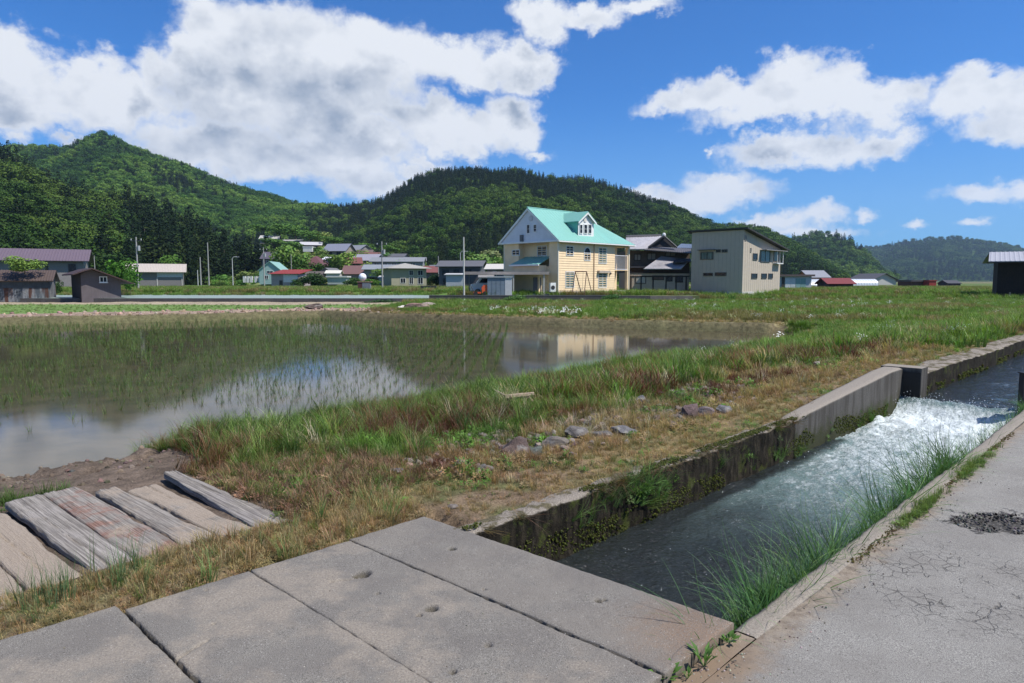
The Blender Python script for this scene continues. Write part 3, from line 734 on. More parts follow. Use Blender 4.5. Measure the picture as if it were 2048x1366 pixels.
def forest_cols(P, conif, kb, seed):
    n = len(P); r = rng.random(n); b = fbm(P[:, 0] / 55, P[:, 1] / 55, seed)
    c1 = np.array([.055, .115, .018]); c2 = np.array([.10, .165, .030]); c3 = np.array([.035, .075, .016])
    t = np.clip(.5 + b * 2.2 + rng.normal(0, .28, n), 0, 1)[:, None]
    br = (c3 + (c1 - c3) * np.clip(t * 2, 0, 1)) + (c2 - c1) * np.clip(t * 2 - 1, 0, 1)
    co = np.array([.016, .032, .011]) * (1 + rng.normal(0, .22, n)[:, None]) + np.array([.012, .012, .0]) * (rng.random(n) > .85)[:, None]
    return np.clip(np.where(conif[:, None], co, br * kb), .004, .5)
def forest(L, spacing, hb, hc, pc, seed, name, kb=1.0, t1=1.12, zoff=-.8):
    P, tm = sample_layer(L, spacing, 0, t1)
    nzz = fbm(P[:, 0] / (90), P[:, 1] / 90, seed + 50, 3)
    conif = (nzz * 1.1 + rng.normal(0, .26, len(P))) > pc(P, tm)  # patches of dark conifers, also standing in for cloud shadows on the hills
    keep = P[:, 2] > -1.5; P = P[keep]; conif = conif[keep]
    n = len(P); col = forest_cols(P, conif, kb, seed)
    h = np.where(conif, hc, hb) * rng.uniform(.7, 1.25, n); wd = h * np.where(conif, 1.25, 1.15) * rng.uniform(.85, 1.25, n)
    idx = np.where(conif, 3 + rng.integers(0, 2, n), rng.integers(0, 3, n))
    P[:, 2] += zoff
    return P, conif, col, h, wd, idx
def put_forest(name, F_, keep=None):
    P, conif, col, h, wd, idx = F_
    if keep is None: keep = np.ones(len(P), bool)
    scatter(name, BR + CO, P[keep], idx[keep], rz(keep.sum(), .03), np.stack([wd, wd, h], 1)[keep], col[keep], label=name.replace('_', ' '))
f4 = forest(L4, 15, 15, 17, lambda P, t: .25, 3, 'far'); f4[2][:] *= .8; put_forest('far_hill_forest', f4)
f3b = forest(L3b, 9.5, 12, 14, lambda P, t: -.02, 4, 'mid'); put_forest('middle_hill_forest', f3b)
f3 = forest(L3, 5.0, 7.5, 7.5, lambda P, t: .02 + .25 * (P[:, 0] / P[:, 1] > .13) * (t < .85) - .35 * (P[:, 0] / P[:, 1] < .08), 5, 'c', .85); put_forest('central_hill_forest', f3)
f2 = forest(L2, 6.2, 8.5, 10, lambda P, t: .38 - .55 * (P[:, 0] / P[:, 1] > -.30) - .5 * (t > 1.02) - .35 * (t < .45), 6, 'p', 1.35); put_forest('green_peak_forest', f2)
f1 = forest(L1, 5.2, 10, 15, lambda P, t: .10 - .55 * (P[:, 0] / P[:, 1] > -.56) + .25 * ((P[:, 0] / P[:, 1] < -.60) & (t < .5)), 8, 'f', .6)
P1, con1, col1, h1, wd1, idx1 = f1
order = np.argsort(P1[:, 1] + 8 * rng.random(len(P1)) + 400 * (np.abs(P1[:, 0] / P1[:, 1]) > .80)); near = np.zeros(len(P1), bool); near[order[:240]] = True
put_forest('foothill_forest', f1, ~near)

# trees of their own: crown + trunk
def tree_parts(kind, n, ls, seed, trunk_h=.75):
    V, F, var = crown(kind, n, ls, seed)
    c = proto('crown', V, F, var, M_LEAF).data
    t = trunk_mb(trunk_h if kind != 'conif' else 1.0, .012 if kind == 'conif' else .02, 0 if kind == 'conif' else 5, seed)
    tm = mesh_np('trunk', t.v, t.f, M_BARK)
    return c, tm
TB = [tree_parts('broad', 900, .036, s) for s in (11, 12)]
TC = [tree_parts('conif', 900, .024, s) for s in (13, 14)]
TU = [tree_parts('bush', 1400, .035, s, .5) for s in (15, 16)]
def place_tree(kind, P, h, wd, col, label, cat='tree', group=None, name=None):
    c, t = {'broad': TB, 'conif': TC, 'bush': TU}[kind][rng.integers(0, 2)]
    e = empty(name or {'broad': 'broadleaf_tree', 'conif': 'cedar_tree', 'bush': 'shrub'}[kind], tuple(P), rng.uniform(0, 6.28))
    tag(e, label, cat, group)
    o = link(bpy.data.objects.new('crown', c), e); o.scale = (wd, wd, h); o['col'] = [float(x) for x in col] + [1.0]
    o2 = link(bpy.data.objects.new('trunk', t), e); o2.scale = (wd, wd, h)
    return e
for i in np.nonzero(near)[0]:
    if con1[i]: place_tree('conif', P1[i], h1[i], wd1[i], col1[i], 'tall dark cedar at the front edge of the wooded foothill', group='cedars along the front of the left foothill')
    else: place_tree('broad', P1[i], h1[i], wd1[i], col1[i], 'rounded green broadleaf tree at the front edge of the wooded foothill', group='broadleaf trees along the front of the left foothill')

# ------------------------------------------------------------------ canal walls, kerb, gate post
def profile_strip(name, u0, u1, du, prof, matl, disp=.012, fr=6, seed=1, chip=0.0):
    """prof(u) -> list of (v, z) across the wall, same length for every u"""
    us = np.arange(u0, u1 + 1e-6, du); rows = [np.array(prof(x)) for x in us]
    Pv = np.array([r[:, 0] for r in rows]); Pz = np.array([r[:, 1] for r in rows]); Uu = np.repeat(us[:, None], Pv.shape[1], 1)
    n = fbm(Uu * fr + Pz * 9, Pv * fr * 1.5 + Pz * fr, seed, 4); n2 = fbm(Uu * 22 + Pz * 30, Pv * 22 - Pz * 17, seed + 9, 2)
    d = disp * (n + .35 * n2)
    ch = chip * np.clip(fbm(Uu * 3, Uu * 0 + Pv * 2, seed + 3, 4) + .1, 0, 1)
    k = np.linspace(0, 1, Pv.shape[1])[None, :]
    X, Y = uv2xy(Uu, Pv + d); Z = Pz + d * .6 - ch * np.exp(-((Pz - Pz.max(1, keepdims=True)) / .05) ** 2)
    me = grid_mesh(name, X, Y, Z, matl)
    o = bpy.data.objects.new(name, me)
    # close the two ends
    for e in (0, -1):
        MBend.append([(X[e, j], Y[e, j], Z[e, j]) for j in range(X.shape[1])])
    return link(o)
MBend = []
def wall_prof(vo, vi, top, bot, n=9, m=7, rnd=.02):
    def f(u):
        t = top(u) if callable(top) else top; a = vo(u) if callable(vo) else vo; b = vi(u) if callable(vi) else vi
        return [(a, bot), (a, t - .03)] + [(a + (b - a) * k / (m - 1), t - (rnd if k in (0, m - 1) else 0)) for k in range(m)] + [(b, t - .03 - (t - .03 - bot) * (k / (n - 1)) ** 1.0) for k in range(n)]
    return f
wall_e = empty('canal_wall', (0, 0, 0)); tag(wall_e, 'old mossy concrete wall along the far side of the canal with a raised step', 'canal wall')
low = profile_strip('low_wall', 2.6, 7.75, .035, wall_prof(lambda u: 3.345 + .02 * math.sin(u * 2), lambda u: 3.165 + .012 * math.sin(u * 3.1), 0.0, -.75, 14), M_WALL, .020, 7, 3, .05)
low.parent = wall_e
topz = lambda u: float(np.interp(u, [7.7, 8.2, 11.2, 11.9, 12.3], [-.005, .045, .24, .255, .2]))
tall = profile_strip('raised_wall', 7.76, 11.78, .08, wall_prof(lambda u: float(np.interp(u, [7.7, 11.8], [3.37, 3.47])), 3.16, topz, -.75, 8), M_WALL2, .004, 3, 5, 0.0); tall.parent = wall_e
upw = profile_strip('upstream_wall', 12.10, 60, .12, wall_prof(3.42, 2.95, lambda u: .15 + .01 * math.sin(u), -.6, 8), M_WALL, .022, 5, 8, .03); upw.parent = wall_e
def uvbox(m, u0, v0, z0, u1, v1, z1):
    k = len(m.v); c = [(u0, v0), (u1, v0), (u1, v1), (u0, v1)]
    for z in (z0, z1):
        for a, b in c: x, y = uv2xy(a, b); m.v.append((x, y, z))
    m.f += [(k+3,k+2,k+1,k),(k+4,k+5,k+6,k+7)][::-1] + [(k+(i+1)%4,k+i,k+4+i,k+4+(i+1)%4) for i in range(4)]
    return m
uvbox(MB(), 11.785, 2.90, -.8, 12.12, 3.475, .262).build('pier', M_WALL2, wall_e)
uvbox(MB(), 11.765, 2.905, -.8, 11.783, 3.16, .20).build('dark_plate', paint((.012, .012, .012), .7), wall_e)  # thin near-black plate covering the pier's downstream face
# right-hand side
kerb_e = empty('canal_kerb', (0, 0, 0)); tag(kerb_e, 'narrow concrete kerb between the canal and the road', 'kerb')
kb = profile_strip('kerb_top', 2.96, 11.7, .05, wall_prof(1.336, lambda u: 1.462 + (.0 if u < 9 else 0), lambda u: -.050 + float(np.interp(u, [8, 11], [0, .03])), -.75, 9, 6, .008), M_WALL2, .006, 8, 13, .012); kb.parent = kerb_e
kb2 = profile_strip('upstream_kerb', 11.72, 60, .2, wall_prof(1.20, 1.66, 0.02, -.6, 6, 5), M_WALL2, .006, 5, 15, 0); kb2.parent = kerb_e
gp = empty('sluice_post', (*uv2xy(11.62, 1.60), 0)); tag(gp, 'short black steel sluice post on the canal kerb at the right edge', 'post')
MB().box(-.045, -.045, -.5, .045, .045, .33).build('post', paint((.012, .012, .014), .5), gp)
MB().box(-.06, -.06, .33, .06, .06, .345).build('cap_plate', paint((.015, .015, .016), .5), gp)

# ------------------------------------------------------------------ concrete slabs over the canal
def pit_field(U_, V_, pits):
    z = np.zeros_like(U_)
    for (pu, pv, r, d) in pits: z = z - 2.8 * d * np.exp(-(((U_ - pu) ** 2 + ((V_ - pv)) ** 2) / r ** 2) ** 2)
    return z
def px_uv(px, py, z=0): return xy2uv(*at(px, py, z))
def slab_obj(u0a, u0b, u1a, u1b, v0, v1, label, pits=(), tilt=0, rag=.006, crack=None, seed=0):
    """u0a..u1a at the road end (v0), u0b..u1b at the field end (v1)"""
    nv = 280; nu = 84
    s = np.linspace(0, 1, nu); t = np.linspace(0, 1, nv); S, Tt = np.meshgrid(s, t, indexing='ij')
    ua = u0a + (u0b - u0a) * Tt; ub = u1a + (u1b - u1a) * Tt
    edge = rag * .8 * fbm(Tt * 40, Tt * 0, seed, 4); edge2 = rag * .8 * fbm(Tt * 40, Tt * 0, seed + 7, 4)
    U_ = (ua + edge) * (1 - S) + (ub + edge2) * S; Vx = v0 + (v1 - v0) * Tt + rag * fbm(S * 9, S * 0, seed + 3, 4) * np.where(Tt > .5, 1, .6)
    rnd = .006
    Z = tilt * (Tt - .5) + fbm(U_ * 3, Vx * 3, seed + 5, 3) * .004 + fbm(U_ * 30, Vx * 30, seed + 6, 2) * .0014
    ew = np.minimum(np.minimum(S * .6, (1 - S) * .6), np.minimum(Tt * 2.1, (1 - Tt) * 2.1))
    Z = Z - rnd * np.exp(-(ew / .009)) * (1 + 1.2 * np.clip(fbm(U_ * 9, Vx * 9, seed + 8, 3), 0, 1))
    Z = Z + pit_field(U_, Vx, pits)
    if crack:
        for ln in crack:
            for (a, b) in zip(ln[:-1], ln[1:]):
                ex, ey = b[0] - a[0], b[1] - a[1]; L2_ = ex * ex + ey * ey
                tt = np.clip(((U_ - a[0]) * ex + (Vx - a[1]) * ey) / L2_, 0, 1)
                dd = np.hypot(U_ - a[0] - tt * ex, Vx - a[1] - tt * ey) + .004 * fbm(U_ * 30, Vx * 30, 3, 2)
                Z = Z - .02 * np.exp(-(dd / .008) ** 2)
    # skirt
    def ring(A, z=None):
        A = np.pad(A, 1, mode='edge'); return A
    Up, Vp, Zp = ring(U_), ring(Vx), ring(Z)
    Zp[0, :] = Zp[-1, :] = -.14; Zp[:, 0] = Zp[:, -1] = -.14
    X, Y = uv2xy(Up, Vp)
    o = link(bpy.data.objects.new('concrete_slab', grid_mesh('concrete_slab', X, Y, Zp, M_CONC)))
    return tag(o, label, 'concrete slab', 'concrete slabs bridging the canal')
def pt(px, py, r=.018, d=.03): a, b = px_uv(px, py); return (float(a), float(b), r, d)
g = .012
slab_obj(2.335, 2.205, 2.925, 2.79, 1.445, 3.64, 'concrete slab nearest the open canal with two lifting holes and an orange stained corner', [pt(904, 1097, .02, .02), pt(1197, 1200, .016, .04), pt(1209, 1199, .009, .03), pt(968, 1178, .01, .01)], .0, seed=2)
slab_obj(1.635, 1.565, 2.335 - .016, 2.205 - .012, 1.45, 3.62, 'second concrete slab from the open canal with patches of sand and chipped pits', [pt(727, 1146, .035, .022), pt(712, 1150, .02, .018), pt(862, 1216, .03, .018), pt(838, 1230, .014, .012), pt(976, 1288, .016, .01), pt(905, 1342, .014, .02), pt(755, 1187, .012, .01)], .004, seed=3,
         crack=[[px_uv(662, 1163), px_uv(700, 1158), px_uv(735, 1152)]])
slab_obj(1.00, .935, 1.635 - .004, 1.565 - .003, 1.45, 3.63, 'third concrete slab from the open canal with a crack across its lower left corner', [pt(412, 1179, .01, .008), pt(427, 1247, .01, .008)], -.003, seed=4,
         crack=[[px_uv(345, 1322), px_uv(380, 1300), px_uv(415, 1280)], [px_uv(345, 1322), px_uv(290, 1333)]])
slab_obj(.37, .30, 1.00 - .022, .935 - .02, 1.45, 3.70, 'fourth concrete slab from the open canal at the bottom left of the crossing', [], .0, seed=5)
slab_obj(-.26, -.33, .37 - .03, .30 - .03, 1.45, 3.72, 'fifth concrete slab from the open canal cut off by the bottom left corner', [], .003, seed=6)

# ------------------------------------------------------------------ weathered planks
def plank(pa0, pa1, pb0, pb1, label, col, sand, seed, th=.05, z=-.016, ragged=.012):
    """pixel corners of the top face: a = far end (left, right), b = near end (left, right)"""
    A0, A1, B0, B1 = [np.array(at(*p, z)) for p in (pa0, pa1, pb0, pb1)]
    c0 = (A0 + A1) / 2; c1 = (B0 + B1) / 2; L = np.linalg.norm(c1 - c0); d = (c1 - c0) / L; nrm = np.array([-d[1], d[0]])
    if np.dot(A1 - A0, nrm) < 0: nrm = -nrm
    w0 = np.dot(A1 - A0, nrm); w1 = np.dot(B1 - B0, nrm)
    nl = 110; nw = 22
    t = np.linspace(0, 1, nl); s = np.linspace(0, 1, nw); Tt, S = np.meshgrid(t, s, indexing='ij')
    e0 = ragged * fbm(Tt * 7, Tt * 0, seed, 4); e1 = ragged * fbm(Tt * 7, Tt * 0, seed + 4, 4)
    chew = .05 * np.clip(fbm(Tt * 3.2, Tt * 0, seed + 9, 3) - .15, 0, 1)
    W = w0 + (w1 - w0) * Tt
    Yl = -W / 2 + e0 + (W + e1 - e0 - chew) * S
    Xl = L * Tt + .03 * fbm(S * 7, S * 0, seed + 2, 3) * np.where(Tt > .5, 1, -1) * np.abs(Tt - .5) * 2
    zr = fbm(Xl * 1.0, Yl * 55, seed + 11, 3) * .0045 + fbm(Xl * 4, Yl * 150, seed + 12, 2) * .0025
    ck = np.exp(-((Yl - .03 * math.sin(seed) - .02 * fbm(Xl * 2, Xl * 0, seed + 15)) / .004) ** 2) * (np.sin(Xl * 2.2 + seed) > .1) * .02
    Z = zr - ck - .008 * np.exp(-np.minimum(S, 1 - S) * W / .008)
    Xp, Yp, Zp = np.pad(Xl, 1, mode='edge'), np.pad(Yl, 1, mode='edge'), np.pad(Z, 1, mode='edge')
    Zp[0, :] = Zp[-1, :] = -th; Zp[:, 0] = Zp[:, -1] = -th
    o = link(bpy.data.objects.new('wooden_plank', grid_mesh('wooden_plank', Xp, Yp, Zp, M_WOOD)))
    o.location = (c0[0], c0[1], z); o.rotation_euler = (0, 0, math.atan2(d[1], d[0])); 
    if np.dot(nrm, [-d[1], d[0]]) < 0: pass
    o.color = (*col, sand)
    return tag(o, label, 'plank', 'weathered planks laid side by side')
def cp(x, y): return (x / 2.926, 900 + y / 2.926)
plank(cp(925, 115), cp(1060, 130), cp(1540, 470), cp(1730, 415), 'rightmost weathered plank, silver grey and split, beside the grass bank', (.95, .95, 1.0), 0, 1)
plank(cp(745, 230), cp(925, 200), cp(1395, 545), cp(1545, 480), 'second plank from the right, half covered with pale sand', (1, .97, .9), .9, 2, ragged=.022)
plank(cp(525, 215), cp(735, 235), cp(1105, 570), cp(1385, 560), 'third plank from the right with a chewed edge and dark rotten patch', (.95, .92, .9), .45, 3, ragged=.02)
plank(cp(250, 245), cp(470, 215), cp(850, 672), cp(1085, 572), 'reddish brown plank between two grey ones', (.95, .52, .42), .2, 4)
plank(cp(35, 310), cp(240, 250), cp(590, 745), cp(845, 675), 'wide pale grey plank left of the reddish brown one', (1.15, 1.15, 1.18), .1, 5)
plank(cp(-190, 440), cp(20, 345), cp(190, 850), cp(455, 705), 'second plank from the left, caked in pale dry mud', (1, .95, .85), 1.3, 6, ragged=.016)
plank(cp(-420, 570), cp(-200, 455), cp(-80, 1010), cp(180, 860), 'leftmost plank, caked in mud and cut off by the picture edge', (1, .95, .85), 1.3, 7)

# ------------------------------------------------------------------ rocks and debris on the bank
def rock_mesh(seed, flat=.6, n=3):
    import bmesh
    bm = bmesh.new(); bmesh.ops.create_icosphere(bm, subdivisions=3, radius=1)
    r = random.Random(seed); planes = [(Vector((r.gauss(0, 1), r.gauss(0, 1), r.gauss(0, 1))).normalized(), r.uniform(.45, .8)) for _ in range(12)]
    for v in bm.verts:
        for nn, d in planes:
            k = v.co.dot(nn)
            if k > d: v.co -= nn * (k - d)
        v.co *= 1 + .22 * float(fbm(v.co.x * 2 + seed, v.co.y * 2 + v.co.z * 1.7, seed, 3)); v.co.z *= flat
    me = bpy.data.meshes.new('rock'); bm.to_mesh(me); bm.free(); me.materials.append(M_ROCK); return me
def m_rock(t, b):
    o = t.obj(); oi = t.n.new('ShaderNodeObjectInfo'); c = oi.outputs['Color']
    n = t.noise(o, 3, 6, .65); f = t.noise(o, 14, 5, .7)
    k = t.ramp(t.math('ADD', t.math('MULTIPLY', n, .6), t.math('MULTIPLY', f, .4)), .3, .7, .55, 1.4)
    col = t.mix(1, c, t.comb(k, k, k), 'MULTIPLY')
    col = t.mix(t.ramp(t.noise(o, 1.6, 5), .55, .65, 0, .6), col, (.26, .25, .23))
    return {'Base Color': col, 'Roughness': .9, 'Normal': t.bump(f, .6, .05)}
M_ROCK = mat('rock', m_rock)
ROCKS = [rock_mesh(s) for s in range(5)]
def rock(px, py, zt, wpx, col, label, k, hz=1.0, rot=None, lift=0):
    x, y = at(px, py, zt); y_ = y
    w_ = wpx / F_PX * y_ / 2 * 1.25
    o = link(bpy.data.objects.new('boulder', ROCKS[k])); o.location = (x, y, float(gz(x, y)) + w_ * .22 + lift); o.scale = (w_, w_ * .85, w_ * hz); o.rotation_euler = (0, 0, k * 1.3 if rot is None else rot)
    o.color = (*col, 1); tag(o, label, 'rock', 'rocks scattered on the bank'); RK.append((x, y, w_)); return o
RK = []
rock(1033, 900, -.02, 72, (.10, .068, .058), 'reddish brown boulder in the middle of the bank, largest of the rocks', 0, 1.05)
rock(1072, 903, -.02, 40, (.10, .115, .10), 'grey green rock touching the right side of the reddish brown boulder', 1, 1.0)
rock(1112, 888, -.02, 60, (.17, .145, .12), 'flat pale brown stone right of the reddish brown boulder', 2, .6)
rock(1152, 872, -.02, 50, (.145, .13, .12), 'pale grey stone among dry stems on the bank', 3, .8)
rock(1200, 868, -.02, 42, (.14, .13, .12), 'low grey brown stone behind the pale stems', 4, .6)
rock(1248, 866, -.02, 52, (.15, .145, .15), 'flat lilac grey stone on the bank', 0, .55, 2)
rock(1378, 833, -.02, 56, (.12, .08, .075), 'reddish rock of the right-hand cluster with a dark cleft', 1, .95)
rock(1410, 830, -.02, 40, (.17, .135, .13), 'pinkish stone in the middle of the right-hand cluster', 2, .9)
rock(1447, 822, -.02, 36, (.15, .15, .155), 'small grey stone at the right of the right-hand cluster', 3, .8)
rock(1350, 838, -.02, 26, (.13, .11, .10), 'small brown stone at the left end of the right-hand cluster', 4, .7)
rock(1282, 800, -.02, 30, (.17, .17, .18), 'grey stone half hidden in the tall green grass', 0, .8)
rock(1632, 738, .05, 22, (.26, .22, .19), 'small pale stone on the grass near the paddy corner', 1, .7)
rock(975, 940, -.02, 30, (.18, .15, .13), 'small pale stone below the reddish brown boulder', 2, .7)
rock(905, 1018, -.02, 22, (.19, .16, .14), 'small stone in dry grass above the slab corner', 3, .7)
rock(790, 948, -.02, 34, (.14, .13, .14), 'grey stone in the red brown weeds', 4, .6)
rock(985, 882, -.02, 26, (.15, .12, .11), 'small brown stone left of the reddish brown boulder', 1, .6)
# driftwood
x, y = at(1042, 800, .0); dw = empty('driftwood', (x, y, float(gz(x, y)) + .17), 0.15); tag(dw, 'bleached piece of driftwood lying in the tall grass', 'driftwood')
MB().bar((-.22, 0, .0), (.18, .03, .03), .045, 8, .035).bar((.1, 0, 0), (.2, .0, -.12), .03, 6, .02).build('log', paint((.30, .23, .17), .9, .3, 8, .5), dw)
MB().bar((-.2, 0, .02), (-.34, .04, .10), .012, 5, .004).build('branch', paint((.30, .23, .17), .9, .3, 8, .5), dw)

# ------------------------------------------------------------------ grass
GT9 = None
GT = [tuft(26, .16, .05, .6, .0022, 3, 1), tuft(26, .30, .06, .7, .0026, 4, 2, tilt=.45), tuft(22, .42, .05, .9, .003, 5, 3, tilt=.5), tuft(30, .07, .07, 1.4, .0026, 3, 4, tilt=1.2), leafy(40, .16, .08, .045, 5), tuft(40, .34, .16, .8, .006, 3, 6, tilt=.5), tuft(44, .5, .26, .8, .011, 3, 7, tilt=.5), leafy(70, .05, .09, .028, 8), tuft(34, .115, .07, 1.0, .0024, 3, 9, tilt=.8)]
RICE = [tuft(10, .24, .025, .5, .0036, 3, 21, tilt=.3), tuft(8, .21, .025, .6, .0036, 3, 22, tilt=.6)]
def cols(base, n, j=.18):
    return np.clip(np.asarray(base) * (1 + rng.normal(0, j, (n, 1))) * (1 + rng.normal(0, .07, (n, 3))), .005, .9)
DRY = np.array([.29, .235, .125]); ORG = np.array([.19, .12, .06]); GRN = np.array([.105, .185, .036]); DGR = np.array([.055, .10, .024]); RED = np.array([.10, .042, .028]); LIM = np.array([.14, .23, .045]); PALE = np.array([.42, .36, .25])
def bank_scatter(name, u0, u1, dens, pick, sc=1.0, vmax=9.5, vmin=3.275, label=None):
    n = int((u1 - u0) * (vmax - vmin) * dens); u = rng.uniform(u0, u1, n); v = rng.uniform(vmin, vmax, n)
    x, y = uv2xy(u, v); z = gz(x, y); sd = sdf(x, y, PAD)
    ok = (z > SHZ - .03) & ~((u < 2.9) & (v < 3.68)) & ~((u < 2.22) & (u > .3) & (v > 4.12) & (v < 6.25)) & ((u > 2.5) | (v < 6.3))
    for (rx, ry, rw) in RK: ok &= np.hypot(x - rx, y - ry) > rw * .75
    # leave stony bare spots
    bare = fbm(x * 1.6, y * 1.6, 301); ok &= (bare < .50) | (v > 6.5)
    # open the view in front of the boulders
    x, y, z, u, v = x[ok], y[ok], z[ok], u[ok], v[ok]; n = len(x)
    idx, s, c = pick(x, y, u, v)
    for (rx, ry, rw) in RK:
        fr = ((x - rx) ** 2 + (y - ry + rw * 2.0) ** 2) < (rw * 2.0) ** 2; s = np.where(fr, np.minimum(s, .62), s)
    scatter(name, GT, np.stack([x, y, z], 1), idx, rz(n, .12), s * sc, c, label=label)
def pick_near(x, y, u, v):
    n = len(x); r = rng.random(n)
    a = fbm(x * 1.3, y * 1.3, 101, 3); b = fbm(x * .8 + 9, y * .8, 111, 3); g_ = fbm(x * 2.2, y * 2.2, 121, 2)
    tall = ss(5.4, 6.8, v + .7 * b + .05 * u) ; 
    idx = np.where(tall > r * .9, np.where(rng.random(n) > .35, 1, 2), np.where(r > .70, 0, np.where(r > .25, 9 - 1, 3)))
    c = cols(DRY, n)
    green = (g_ * .9 + a * .6 + (ss(4.3, 5.9, v + .5 * b) - .42) * 1.5 + rng.normal(0, .25, n)) > -.05
    c = np.where(green[:, None], cols(GRN, n), c)
    c = np.where((green & (rng.random(n) > .6))[:, None], cols(DGR, n), c)
    c = np.where((~green & (b > .12) & (rng.random(n) > .4))[:, None], cols(ORG, n), c)
    red = (fbm(x * 1.1 + 40, y * 1.1, 131, 3) > .12) & (rng.random(n) > .3) & (v > 4.4)
    c = np.where(red[:, None], cols(RED, n), c)
    c = np.where(((rng.random(n) > .93))[:, None], cols(PALE, n), c)
    lf = (g_ > .10) & (v < 6.2) & (rng.random(n) > .62); idx = np.where(lf, 4, idx); c = np.where(lf[:, None], cols([.10, .20, .035], n), c)
    c = c * (1 + .45 * fbm(x * 5, y * 5, 191, 2))[:, None]; red2 = (fbm(x * 1.7 + 4, y * 1.7, 231, 2) > .14) & (rng.random(n) > .3) & (v > 5.2); c = np.where(red2[:, None], cols([.15, .085, .045], n), c); c = np.clip(c, .004, .9)
    s = rng.uniform(.5, .95, n) * (1 - .25 * (v < 4.0)); s = np.where(idx == 4, s * .8, s)
    s = np.where((v < 3.8) & (idx != 3), s * .65, s); s = s * rng.choice([.65, .85, .9, 1.3], n); s = np.where((u < 3.6) & (v < 6), s * .62, s); c = np.where(((v < 4.4) & (rng.random(n) > .45))[:, None], cols([.29, .21, .105], n), c); c = np.where(((v > 6.4) & (rng.random(n) > .45))[:, None], np.where((rng.random(n) > .5)[:, None], cols(DGR, n), cols(GRN, n)), c); s = np.where(v > 7, s * .85, s)
    return idx, s, c
bank_scatter('bank_grass', 2.2, 7.0, 420, pick_near)
def pick_mid(x, y, u, v):
    idx, s, c = pick_near(x, y, u, v); idx = np.where(idx == 2, 5, idx); idx = np.where((idx == 1) & (rng.random(len(x)) > .5), 5, idx); return idx, s * 1.05, c
bank_scatter('bank_grass', 7.0, 14.0, 260, pick_mid, 1.05, vmax=9.5)
def pick_far(x, y, u, v):
    idx, s, c = pick_near(x, y, u, v); n = len(x); idx = np.where(rng.random(n) > .45, 5, 6)
    m = ((ss(13, 24, u) + .5 * ss(4, 8, v)) > rng.random(n) * 1.3)[:, None]; c = np.where(m, cols(GRN, n, .25), c); return idx, s * np.where(v < 4.3, .45, .75), c
bank_scatter('bank_grass', 14.0, 34.0, 60, pick_far, 1.0, vmax=12.5)

n = 1500; u = rng.uniform(3.5, 9.5, n); v = rng.normal(4.95, .42, n) - .02 * (u - 6); x, y = uv2xy(u, v); k = (fbm(x * 1.3, y * 1.3, 717) > -.02) & (v > 3.8)
M_BLADE2 = leafmat('gravel', 0.0, .95, .1)
RUB = []
for sd_ in (1, 2, 3):
    rv = random.Random(sd_); me_ = ROCKS[sd_]; RUB.append(proto('rubble', [tuple(v_.co) for v_ in me_.vertices], [tuple(p_.vertices) for p_ in me_.polygons], [(1, 1, 1)] * len(me_.vertices), M_BLADE2))
scatter('rubble', RUB, np.stack([x, y, gz(x, y) + .0], 1)[k], rng.integers(0, 3, n)[k], rz(n, .5)[k], (rng.uniform(.012, .075, n) ** 1)[k], cols([.16, .135, .12], n, .3)[k], label='small stones and rubble lying along the middle of the bank')
# straw strip between the slabs and the planks
n = 2600; u = rng.uniform(-.3, 2.9, n); v = rng.uniform(3.66, 4.24, n) + .05 * np.sin(u * 5); x, y = uv2xy(u, v)
z = np.where(v < 3.74, -.03, gz(x, y)); ok = (rng.random(n) < .35 + .65 * ss(3.62, 3.8, v))
idx = np.where(rng.random(n) > .18, 3, 0); idx = np.where(rng.random(n) > .985, 1, idx); c = np.where((rng.random(n) > .05)[:, None], cols(DRY * 1.05, n), cols(GRN * 1.1, n)); c = np.where((rng.random(n) > .8)[:, None], cols(ORG * 1.1, n), c)
c = np.where((idx == 1)[:, None], cols([.12, .2, .07], n), c); s = rng.uniform(.35, .75, n) * (.55 + .45 * ss(.2, 1.8, u))
scatter('dry_grass_strip', GT, np.stack([x, y, z], 1)[ok], idx[ok], rz(n, .2)[ok], s[ok], c[ok], label='strip of dry golden grass between the slabs and the planks')
# green spears growing up between planks and straw
n = 70; u = np.concatenate([rng.normal(.72, .10, 40), rng.normal(1.12, .10, 20), rng.uniform(.2, 2.6, 10)]); v = rng.normal(4.02, .06, n); x, y = uv2xy(u, v)
scatter('green_stems', [tuft(4, .30, .03, .35, .0022, 4, 77, tilt=.2)], np.stack([x, y, gz(x, y)], 1), np.full(n, 0), rz(n, .06), rng.uniform(.5, .85, n), cols([.11, .18, .08], n), label='thin green stems in front of the planks')
n = 1100; u = rng.uniform(2.12, 3.5, n); v = rng.uniform(4.25, 6.5, n); x, y = uv2xy(u, v)
scatter('dead_weeds', GT, np.stack([x, y, gz(x, y)], 1), rng.choice([0, 3, 8, 8, 7], n), rz(n, .3), rng.uniform(.5, 1.0, n), np.where((rng.random(n) > .35)[:, None], cols([.22, .14, .09], n, .3), cols([.13, .15, .05], n, .3)), label='brownish dead weeds on the bank beside the rightmost plank')
# grass at the field end of the planks
n = 500; u = rng.uniform(-.6, 2.6, n); v = rng.normal(6.42, .10, n); x, y = uv2xy(u, v); k = fbm(u * 1.7, u * 0, 91) > -.05
scatter('plank_end_grass', GT, np.stack([x, y, gz(x, y)], 1)[k], np.where(rng.random(n) > .5, 0, 3)[k], rz(n)[k], rng.uniform(.5, 1.0, n)[k], cols(DGR * 1.2, n)[k], label='dark grass at the far ends of the planks')

